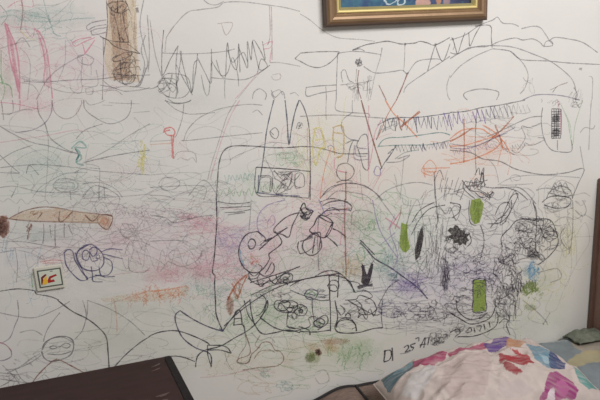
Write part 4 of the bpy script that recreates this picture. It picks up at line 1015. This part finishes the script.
def scribble(kind, col, w, al, n, dn, cx, cz, ux, uz, vx, vz):
    R = random.Random(int(cx*7+cz*13+n)); M = lambda a, b: (cx+a*ux+b*vx, cz+a*uz+b*vz)
    g = R.gauss; U = R.uniform
    if kind == 'loop':
        for s in range(n):
            a, b = U(-.6, .6), U(-.6, .6); th = U(0, 6.28); P = []
            sp = U(.18, .4); cur = U(-1.6, 1.6)
            for i in range(R.randint(8, 18)):
                P.append(M(a, b)); th += cur*.6 + g(0, .55); a += math.cos(th)*sp; b += math.sin(th)*sp
                d = math.hypot(a, b)
                if d > 1: a /= d; b /= d; th = math.atan2(-b, -a)+g(0, .6)
                if R.random() < .1: cur = U(-1.6, 1.6)
            ribbon(col, w, al*U(.7, 1.1), P)
    elif kind == 'curl':   # short curly squiggles spread over the patch
        for s in range(n):
            a, b = g(0, .5), g(0, .5)
            if math.hypot(a, b) > 1: a *= .6; b *= .6
            th = dn+g(0, .5); cur = U(-1.3, 1.3); sp = U(.05, .13); P = []
            for i in range(R.randint(4, 12)):
                P.append(M(a, b)); th += cur*.5+g(0, .4); a += math.cos(th)*sp; b += math.sin(th)*sp
                if R.random() < .25: cur = -cur
            ribbon(col, w, al*U(.6, 1.1), P)
    elif kind in ('hatch', 'wash'):
        c, s = math.cos(dn), math.sin(dn)
        for i in range(n):
            a, b = g(0, .5), g(0, .5)
            if math.hypot(a, b) > 1: a *= .5; b *= .5
            L = U(.15, .5) if kind == 'hatch' else U(.2, .6); k = g(0, .06)
            ribbon(col, w*(1 if kind == 'hatch' else U(.7, 1.6)), al*U(.6, 1.1), [M(a-c*L-s*g(0, .03), b-s*L+c*g(0, .03)), M(a-s*k, b+c*k), M(a+c*L-s*g(0, .08), b+s*L+c*g(0, .08))])
    elif kind == 'fill':
        c, s = math.cos(dn), math.sin(dn); P = []
        for i in range(n*2):
            t = -1+2*i/(n*2-1); L = math.sqrt(max(0, 1-t*t))*U(.75, 1.05)*(1 if i % 2 else -1)
            P.append(M(-s*t*1.0+c*L, c*t*1.0+s*L))
        ribbon(col, w, al, P); 
    elif kind in ('zig', 'zigp'):
        P = []
        for i in range(n*2):
            t = -1+2*i/(n*2-1); P.append(M(t+g(0, .015), (U(.4, 1) if i % 2 else -U(.5, 1))))
            if kind == 'zigp' and R.random() < .25: P.append(M(t+.03, U(-1, 0)))
        ribbon(col, w, al, P, kind == 'zig')
    elif kind == 'zigv':
        ribbon(col, w, al, [M(U(.4, 1)*(1 if i % 2 else -1), -1+2*i/(n*2-1)) for i in range(n*2)])
    elif kind == 'grid':
        for i in range(5): ribbon(col, w, al, [M(-1+i*.5+g(0, .05), -1), M(-1+i*.5, 1)])
        for i in range(13): ribbon(col, w, al, [M(-1, -1+i/6+g(0, .02)), M(1, -1+i/6)])
def filled(col, al, P):
    layer[0] += 1; y = -.0003 - layer[0]*2.2e-7; b = len(WV)
    for x, z in P: WV.append((x/1000, y, z/1000)); WC.append((*PEN[col], al))
    WF.append(tuple(range(b, b+len(P)))[::-1]); WM.append(1)
random.seed(4); si = 0
for i, (c, w, al, p) in enumerate(STROKES):
    while si < len(SCRIBBLES) and SCRIBBLES[si][0] <= i: scribble(*SCRIBBLES[si][1:]); si += 1
    P = [(p[k], p[k+1]) for k in range(0, len(p), 2)]
    if w == 0: filled(c, al, P)
    else: ribbon(c, w, al, P)
while si < len(SCRIBBLES): scribble(*SCRIBBLES[si][1:]); si += 1
wall = mesh('wall_back', WV, WF, [plaster, crayon_material()], fmat=WM, cols=WC); wall['kind'] = 'structure'
floor = boxobj('floor', mat('floor_tiles', lin(150, 140, 128), .5, var=.1), None, (-2.6, 2.9, -3.6, .12, -.1, 0)); floor['kind'] = 'structure'
# ---------------------------------------------------------------- framed painting
gilt = mat('aged_gilt', lin(140, 112, 84), .45, .4, .1, 60, .12, 12, (1, 1, 1)); gold = mat('bright_gold', lin(242, 220, 150), .35, .35)
darkwood = mat('frame_side', lin(92, 74, 62), .5, var=.1); liner = mat('olive_liner', lin(138, 128, 84), .7, var=.1)
X0, X1, Z0, Z1 = .679, 1.310, 1.690, 2.2
fr = thing('framed_painting', ((X0+X1)/2, 0, Z0))
tag(fr, 'bronze and gold picture frame around a blue painting, hung on the scribbled wall', 'painting')
def ring(name, prof, m):   # prof: (inset, y)
    V, Fc = [], []
    for ins, y in prof: V += [(X0+ins, y, Z0+ins), (X1-ins, y, Z0+ins), (X1-ins, y, Z1-ins), (X0+ins, y, Z1-ins)]
    n = len(prof)
    for i in range(n-1):
        for k in range(4): Fc.append((i*4+k, i*4+(k+1) % 4, (i+1)*4+(k+1) % 4, (i+1)*4+k))
    return mesh(name, V, Fc, m, fr)
ring('outer_edge', [(0, -.002), (0, -.026), (.004, -.03), (.008, -.031)], darkwood)
ring('moulding', [(.008, -.031), (.014, -.036), (.022, -.0375), (.030, -.035), (.036, -.029), (.040, -.026), (.043, -.027)], gilt)
ring('gold_fillet', [(.043, -.027), (.046, -.029), (.050, -.027), (.053, -.020)], gold)
ring('liner', [(.053, -.020), (.062, -.016), (.062, -.010)], liner)
V, Fc, Cc = [], [], []
nx, nz = 170, 120
def blend(a, b, t): return tuple(a[i]*(1-t)+b[i]*t for i in range(4))
deep, teal, slate, navy = lin(30, 66, 110), lin(52, 112, 128), lin(66, 74, 110), lin(26, 34, 66)
def paint(x, z):
    n = noise.noise(Vector((x*22, z*30, 3))); n2 = noise.noise(Vector((x*50, z*60, 9)))
    c = blend(deep, teal, min(1, max(0, .5+n*1.4-abs(x-.85)*2.2)))
    c = blend(c, slate, min(1, max(0, (x-.98)*6+n2*.4))); c = blend(c, navy, min(1, max(0, (x-1.12)*7+n*.5)))
    if n2 > .3: c = blend(c, teal, .4)
    dz = z-Z0-.062
    for cx, r, h in ((.93, .024, .024), (.972, .015, .012)):
        d = math.hypot(x-cx-.3*(dz-.02), (dz-h)*1.3)+.006*n2
        if abs(d-r) < .0028: c = lin(190, 202, 205)
    if math.hypot((x-1.055)/.030, (dz-.006)/.022) < 1: c = lin(190, 150, 138)
    if math.hypot((x-1.118)/.010, (dz-.02)/.03) < 1: c = lin(176, 128, 100)
    if math.hypot((x-1.15)/.014, (dz-.012)/.02) < 1: c = lin(150, 125, 130)
    return c
for j in range(nz+1):
    for i in range(nx+1):
        x = X0+.06+(X1-X0-.12)*i/nx; z = Z0+.06+(Z1-Z0-.12)*(j/nz)**1.6; V.append((x, -.0105, z)); Cc.append(paint(x, z))
        if i and j: a = j*(nx+1)+i; Fc.append((a-nx-2, a-nx-1, a, a-1))
cv = mesh('canvas', V, Fc, mat('oil_paint', (1, 1, 1, 1), .5, attr=True, var=.1, vscale=60, bump=.2), fr, cols=Cc)
cv['label'] = 'blue and teal painted canvas'
V, Fc = [], []; box(X0+.005, X1-.005, -.0095, -.002, Z0+.005, Z1-.005, V, Fc); mesh('backing_board', V, Fc, darkwood, fr)
reloc(fr)
# ---------------------------------------------------------------- switch plate
white = mat('white_plastic', lin(214, 210, 196), .4, var=.03)
sx0, sx1, sz0, sz1 = -.352, -.266, .899, .981
sw = thing('wall_switch', ((sx0+sx1)/2, 0, sz0)); tag(sw, 'small white square switch plate with a red and yellow mark, mounted low on the wall', 'switch')
boxobj('face_plate', white, sw, (sx0, sx1, -.010, -.0008, sz0, sz1), bevel=.003)
ex0, ex1, ez0, ez1 = sx0+.010, sx1-.004, sz0+.012, sz1-.010
boxobj('rim', mat('grey_rim', lin(92, 98, 92), .5), sw, (ex0, ex1, -.0125, -.009, ez0, ez1), bevel=.001)
boxobj('rocker', mat('pale_rocker', lin(212, 216, 200), .35, var=.05), sw, (ex0+.004, ex1-.004, -.0148, -.012, ez0+.004, ez1-.004), bevel=.001)
def decal(name, m, P, y=-.0150):
    V = [(ex0+.002+a*1.08, yy, ez0+.001+b*1.3) for yy in (y, y+.0004) for a, b in P]; n = len(P)
    Fc = [tuple(range(n)), tuple(range(2*n-1, n-1, -1))]+[(i, n+i, n+(i+1) % n, (i+1) % n) for i in range(n)]
    return mesh(name, V, Fc, m, sw)
red, yel, mar = mat('red_print', lin(168, 40, 36), .5), mat('yellow_print', lin(236, 186, 60), .5), mat('maroon_print', lin(120, 40, 34), .5)
decal('logo_wing', mar, [(.0045, .010), (.006, .006), (.012, .018), (.012, .024), (.024, .032), (.020, .035), (.007, .028)], -.0151)
decal('logo_wing', yel, [(.008, .007), (.020, .008), (.026, .016), (.022, .020), (.024, .029), (.017, .026), (.011, .018)], -.0153)
decal('logo_letter', red, [(.024, .010), (.044, .012), (.041, .018), (.032, .017), (.034, .022), (.052, .027), (.049, .031), (.030, .027), (.024, .018)], -.0155)
decal('indicator', mat('grey_print', lin(110, 112, 104), .5), [(.034, .039), (.042, .039), (.042, .0412), (.034, .0412)], -.0151)
reloc(sw)
# ---------------------------------------------------------------- dark table, left
tb = thing('side_table', (-.35, -.26, 0)); tag(tb, 'dark brown wooden table with a worn black edge, pushed against the wall', 'table')
topm = mat('dark_brown_varnish', lin(60, 42, 40), .6, spec=.25, bump=.05, bscale=30, var=.12, vscale=9, stretch=(1, 5, 1)); edgem = mat('worn_black_edge', lin(30, 25, 27), .6, spec=.3, bump=.4, bscale=60, var=.35, vscale=40)
T0, T1 = -.85, .026
def slab(name, m, P, z0, z1, bevel):
    n = len(P); V = [(x, y, z) for z in (z0, z1) for x, y in P]
    o = mesh(name, V, [tuple(range(n-1, -1, -1)), tuple(range(n, 2*n))]+[(k, (k+1) % n, n+(k+1) % n, n+k) for k in range(n)], m, tb)
    md = o.modifiers.new('bevel', 'BEVEL'); md.width = bevel; md.segments = 3; return o
slab('table_top', topm, [(T0, -.52), (.092, -.52), (.022, -.03), (.022, -.004), (T0, -.004)], .556, .581, .002)
slab('edge_strip', edgem, [(.0925, -.52), (.122, -.52), (.047, -.02), (.042, -.004), (.0225, -.004), (.0225, -.03)], .545, .5825, .004)
boxobj('apron', topm, tb, (T0+.06, T1-.07, -.48, -.05, .48, .556))
for x in (T0+.05, T1-.10):
    for y in (-.49, -.09): boxobj('leg', topm, tb, (x, x+.045, y, y+.045, 0, .557), bevel=.003)
scuff = mat('scuffed_varnish', lin(98, 80, 76), .6, var=.3, vscale=90)
def blob(name, m, cx, cy, rx, ry, z, ang, parent, h=.0006):
    V, Fc = [], []; n = 18
    for zz in (z+h, z):
        for k in range(n):
            w = 6.283*k/n; r = 1+.25*math.sin(3*w+cx*90)+.15*math.sin(5*w); a, b = rx*r*math.cos(w), ry*r*math.sin(w)
            V.append((cx+a*math.cos(ang)-b*math.sin(ang), cy+a*math.sin(ang)+b*math.cos(ang), zz))
    Fc = [tuple(range(n)), tuple(range(2*n-1, n-1, -1))]+[(k, n+k, n+(k+1) % n, (k+1) % n) for k in range(n)]
    return mesh(name, V, Fc, m, parent)
blob('scuff', scuff, -.008, -.055, .016, .004, .581, .5, tb); blob('scuff', scuff, -.010, -.085, .014, .003, .581, .4, tb)
blob('scuff', scuff, .000, -.255, .018, .006, .581, .2, tb); blob('scuff', scuff, .004, -.29, .008, .010, .581, .1, tb)
reloc(tb)
# ---------------------------------------------------------------- bed
bw = mat('brown_lacquered_wood', lin(134, 104, 90), .4, bump=.05, var=.14, vscale=6, stretch=(6, 6, 1))
bwd = mat('dark_brown_trim', lin(104, 78, 66), .45, var=.1)
bed = thing('bed', (1.0, -.6, 0)); tag(bed, 'brown wooden bed whose headboard stands at right against the wall', 'bed')
boxobj('headboard', bw, bed, (1.900, 1.935, -1.25, -.018, 0, 1.0), bevel=.004)
boxobj('headboard_post', bwd, bed, (1.888, 1.942, -.022, -.004, 0, 1.024), bevel=.004)
boxobj('headboard_cap', bwd, bed, (1.888, 1.942, -1.27, -.022, .998, 1.024), bevel=.004)
boxobj('side_rail', bw, bed, (.06, 1.9, -1.25, -1.22, .08, .20)); boxobj('footboard', bw, bed, (.06, .09, -1.22, -.02, .0, .26))
boxobj('slat_base', bw, bed, (.09, 1.9, -1.22, -.02, .09, .12))
reloc(bed)
mt = boxobj('mattress', mat('mattress_ticking', lin(190, 182, 170), .8, var=.05), None, (.10, 1.885, -1.21, -.012, .121, .245), bevel=.02)
tag(mt, 'pale mattress lying in the brown bed under the mat and quilt', 'mattress')
# sleeping mat with dark binding
weave = mat('woven_brown_cloth', lin(128, 108, 98), .85, bump=.6, bscale=50, var=.3, vscale=26, stretch=(1, 8, 1)); bind = mat('black_binding', lin(40, 36, 38), .8, var=.2)
def matz(x, y):
    t = min(1, max(0, (x-.50)/.19)); return .270+.040*(t*t*(3-2*t))-.010*min(1, max(0, (x-.74)/.1)) + .002*math.sin(x*30+y*9) - .006*math.exp(-((x-.745)/.03)**2)*.8
V, Fc = [], []; nx, ny = 90, 60
for j in range(ny+1):
    for i in range(nx+1):
        x = .16+(1.24-.16)*i/nx; y = -.022-1.1*j/ny; V.append((x, y, matz(x, y)))
        if i and j: a = j*(nx+1)+i; Fc.append((a-1, a, a-nx-1, a-nx-2))
sm = thing('sleeping_mat', (.7, -.6, .26)); tag(sm, 'brown woven mat with black binding, lying left of the pillow', 'mat')
pn = mesh('woven_panel', V, Fc, weave, sm, smooth=True); md = pn.modifiers.new('thick', 'SOLIDIFY'); md.thickness = .010; md.offset = -1
tube('binding', [(.16+.012*i, -.024, matz(.16+.012*i, 0)+.001) for i in range(90)], .0065, bind, sm)
tube('binding', [(.742+.012*math.sin(i*.12)*.4, -.024-.018*i, matz(.742, -.024-.018*i)+.002) for i in range(60)], .0058, bind, sm)
reloc(sm)
# quilt
QUILT = [[[0.4125,0.3419,0.2542],[[1.752,-0.063],[1.919,-0.104],[1.82,-0.216],[1.713,-0.199],[1.694,-0.136]]],
[[0.4452,0.3763,0.2051],[[1.602,-0.206],[1.72,-0.175],[1.826,-0.21],[1.749,-0.258],[1.645,-0.257],[1.6,-0.247]]],
[[0.3916,0.4342,0.4342],[[1.653,-0.011],[1.775,-0.032],[1.732,-0.075],[1.621,-0.038]]],  # highlight on the rounded fold by the wall, painted as a paler patch
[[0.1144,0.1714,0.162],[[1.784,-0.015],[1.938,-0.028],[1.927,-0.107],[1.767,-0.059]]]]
def quiltz(x, y):
    e = min(1, max(0, (-.014-y)/.05)); z = .290+.037*math.sqrt(e) if e < 1 else .327
    q = min(1, max(0, (1.70-x)/.22)); z -= .021*q*q*(3-2*q)
    z += (1-q)*.012*noise.noise(Vector((x*7, y*9, 1)))+(1-q)*.007*noise.noise(Vector((x*18, y*14, 5)))
    z += .012*math.exp(-((x-1.62-y*.4)/.03)**2)
    return z
V, Fc, Cc = [], [], []; nx, ny = 150, 190
for j in range(ny+1):
    for i in range(nx+1):
        x = 1.25+.632*i/nx; y = -.014-1.15*j/ny; V.append((x, y, quiltz(x, y)))
        wx, wy = x+.012*noise.noise(Vector((x*20, y*20, 2))), y+.012*noise.noise(Vector((x*20, y*20, 7)))
        c = lin(128, 136, 140)
        if noise.noise(Vector((x*6, y*6, 4))) > .25 and y < -.45: c = lin(170, 158, 134)
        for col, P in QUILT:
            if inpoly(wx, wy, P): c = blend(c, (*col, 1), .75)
        Cc.append(c)
        if i and j: a = j*(nx+1)+i; Fc.append((a-1, a, a-nx-1, a-nx-2))
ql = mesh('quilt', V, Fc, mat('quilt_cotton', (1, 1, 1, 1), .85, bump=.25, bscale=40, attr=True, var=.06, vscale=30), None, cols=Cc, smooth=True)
md = ql.modifiers.new('thick', 'SOLIDIFY'); md.thickness = .025; md.offset = -1
tag(ql, 'grey-blue quilt with beige leaf patches, spread between the pillow and the headboard', 'quilt')
# crumpled green cloth
V, Fc = [], []; nx, ny = 60, 40
for j in range(ny+1):
    for i in range(nx+1):
        a, b = -1+2*i/nx, -1+2*j/ny; x = 1.805+.078*a; y = -.085+.062*b*(1-.15*a*a)
        w = max(0, 1-abs(a)**3)**.5*max(0, 1-abs(b)**3)**.5
        V.append((x, y, quiltz(x, y)+.016+w*(.010+.008*(1+a)*.5)+.014*w*noise.noise(Vector((x*34, y*34, 3)))))
        if i and j: q = j*(nx+1)+i; Fc.append((q-nx-2, q-nx-1, q, q-1))
gc = mesh('folded_cloth', V, Fc, mat('olive_green_cotton', lin(112, 116, 102), .85, bump=.6, var=.4, vscale=22), None, smooth=True)
md = gc.modifiers.new('thick', 'SOLIDIFY'); md.thickness = .012; md.offset = -1
tag(gc, 'crumpled dull green cloth heaped on the quilt beside the headboard', 'cloth')
# pillow
PETALS = [[[0.4858,0.3821,0.363],[[-0.43,0.165],[-0.115,0.24],[0.085,0.195],[-0.035,-0.19],[-0.33,-0.725],[-0.62,-0.64],[-0.645,-0.285]]],
[[0.5794,0.5431,0.5313],[[-0.74,0.34],[-0.45,0.27],[-0.68,-0.075],[-0.865,-0.17],[-0.94,0.11]]],
[[0.0818,0.1557,0.1907],[[-0.94,0.9],[-0.86,0.83],[-0.74,0.74],[-0.62,0.67],[-0.71,0.44],[-0.81,0.43],[-0.92,0.43],[-0.98,0.42],[-0.965,0.705]]],
[[0.1964,0.2885,0.3093],[[-0.88,0.845],[-0.76,0.75],[-0.63,0.665],[-0.675,0.59],[-0.81,0.705],[-0.89,0.81]]],  # no petal: highlight along the teal corner's edge, put into the colour
[[0.3133,0.0362,0.1063],[[-0.625,0.695],[-0.71,0.44],[-0.57,0.345],[-0.355,0.37],[-0.28,0.515],[-0.41,0.63]]],
[[0.343,0.0642,0.1247],[[-0.3,0.465],[0.0,0.52],[0.19,0.475],[0.135,0.34],[-0.075,0.345],[-0.305,0.35]]],
[[0.1019,0.049,0.2098],[[0.145,0.455],[0.36,0.57],[0.495,0.525],[0.38,0.305],[0.205,0.185],[0.12,0.255]]],
[[0.4416,0.2265,0.1247],[[0.46,0.505],[0.615,0.495],[0.695,0.415],[0.465,0.135],[0.28,0.135]]],
[[0.301,0.0255,0.0338],[[0.145,0.035],[0.21,-0.12],[0.32,-0.15],[0.38,-0.275],[0.365,-0.41],[0.215,-0.37],[0.12,-0.26],[0.06,-0.19]]],
[[0.3651,0.0362,0.0436],[[0.315,0.075],[0.385,0.045],[0.41,-0.185],[0.38,-0.305],[0.305,-0.175]]],
[[0.2812,0.0306,0.0386],[[0.07,-0.23],[0.14,-0.335],[0.175,-0.56],[0.09,-0.525],[0.045,-0.41]]],
[[0.1296,0.244,0.3133],[[0.575,0.215],[0.705,0.14],[0.78,-0.02],[0.64,-0.44],[0.475,-0.55],[0.42,-0.345]]],
[[0.3311,0.4531,0.5083],[[0.555,-0.07],[0.63,-0.165],[0.575,-0.415],[0.495,-0.415]]],
[[0.0386,0.0578,0.1502],[[0.795,0.045],[0.815,-0.15],[0.82,-0.35],[0.63,-0.58],[0.525,-0.595],[0.55,-0.415]]],
[[0.301,0.0362,0.1641],[[0.385,-0.705],[0.52,-0.65],[0.64,-0.75],[0.665,-0.9],[0.615,-0.96],[0.195,-0.9],[0.29,-0.84]]],
[[0.4621,0.1247,0.2812],[[0.43,-0.805],[0.52,-0.77],[0.58,-0.875],[0.485,-0.925]]],
[[0.6626,0.5672,0.598],[[0.28,-0.915],[0.375,-0.815],[0.41,-0.825],[0.365,-0.93]]],
[[0.1019,0.2622,0.244],[[0.825,-0.445],[0.875,-0.595],[0.91,-0.76],[0.935,-0.87],[0.8,-0.895],[0.745,-0.755]]],
[[0.5083,0.4218,0.4016],[[-0.115,-0.58],[0.105,-0.6],[0.2,-0.8],[-0.01,-0.845],[-0.23,-0.79]]]]
PL = [1.1178, -0.3581, 0.0303, 0.3519, 0.2025, 0.2262, 0.0147]
def prof(u, v): return max(0, 1-abs(u)**3)**.55*max(0, 1-abs(v)**3)**.55
def psurf(u, v, top=True):
    cx, cy, th, a, b, H, tilt = PL; w = prof(u, v); X, Y = a*u, b*v
    x = cx+X*math.cos(th)-Y*math.sin(th); y = cy+X*math.sin(th)+Y*math.cos(th)
    n = noise.noise(Vector((u*2.6, v*2.2, 1)))*.012 + noise.noise(Vector((u*9, v*5, 4)))*.007 - .030*abs(noise.noise(Vector((u*3.2+v, v*3-u, 8)))) - .012*abs(noise.noise(Vector((u*9, v*7+u*4, 2))))
    z = .309+H*.35+(H*.65*w+n*min(1, w*1.5) if top else -H*.34*w)+tilt*v*b
    return (x, y, z)
pil = thing('pillow', (PL[0], PL[1], .30)); tag(pil, 'plump white pillow with red, magenta and teal flower print, lying on the bed', 'pillow')
V, Fc, Cc = [], [], []; nx, ny = 260, 170
base = lin(194, 180, 173)
for side in (1, 0):
    o0 = len(V)
    for j in range(ny+1):
        for i in range(nx+1):
            u = math.sin((-1+2*i/nx)*math.pi/2); v = math.sin((-1+2*j/ny)*math.pi/2); V.append(psurf(u, v, side))
            du, dv = .012*noise.noise(Vector((u*14, v*9, 2))), .02*noise.noise(Vector((u*14, v*9, 6)))
            c = base
            if side:
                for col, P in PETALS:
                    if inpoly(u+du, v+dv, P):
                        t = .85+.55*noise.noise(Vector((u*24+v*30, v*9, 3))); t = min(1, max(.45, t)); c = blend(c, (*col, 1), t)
            Cc.append(c)
            if i and j:
                q = o0+j*(nx+1)+i; f = (q-nx-2, q-nx-1, q, q-1); Fc.append(f if side else f[::-1])
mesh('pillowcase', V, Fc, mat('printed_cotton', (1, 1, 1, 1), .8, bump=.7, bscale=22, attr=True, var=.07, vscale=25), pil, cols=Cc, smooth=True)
per = []
for k in range(160):
    w = 4*k/160; s = int(w); t = math.sin((-1+2*(w-s))*math.pi/2); per.append(psurf(*((t, -1), (1, t), (-t, 1), (-1, -t))[s]))
tube('piping', per, .0025, mat('white_piping', lin(205, 192, 186), .8, var=.03), pil, closed=True)
reloc(pil)
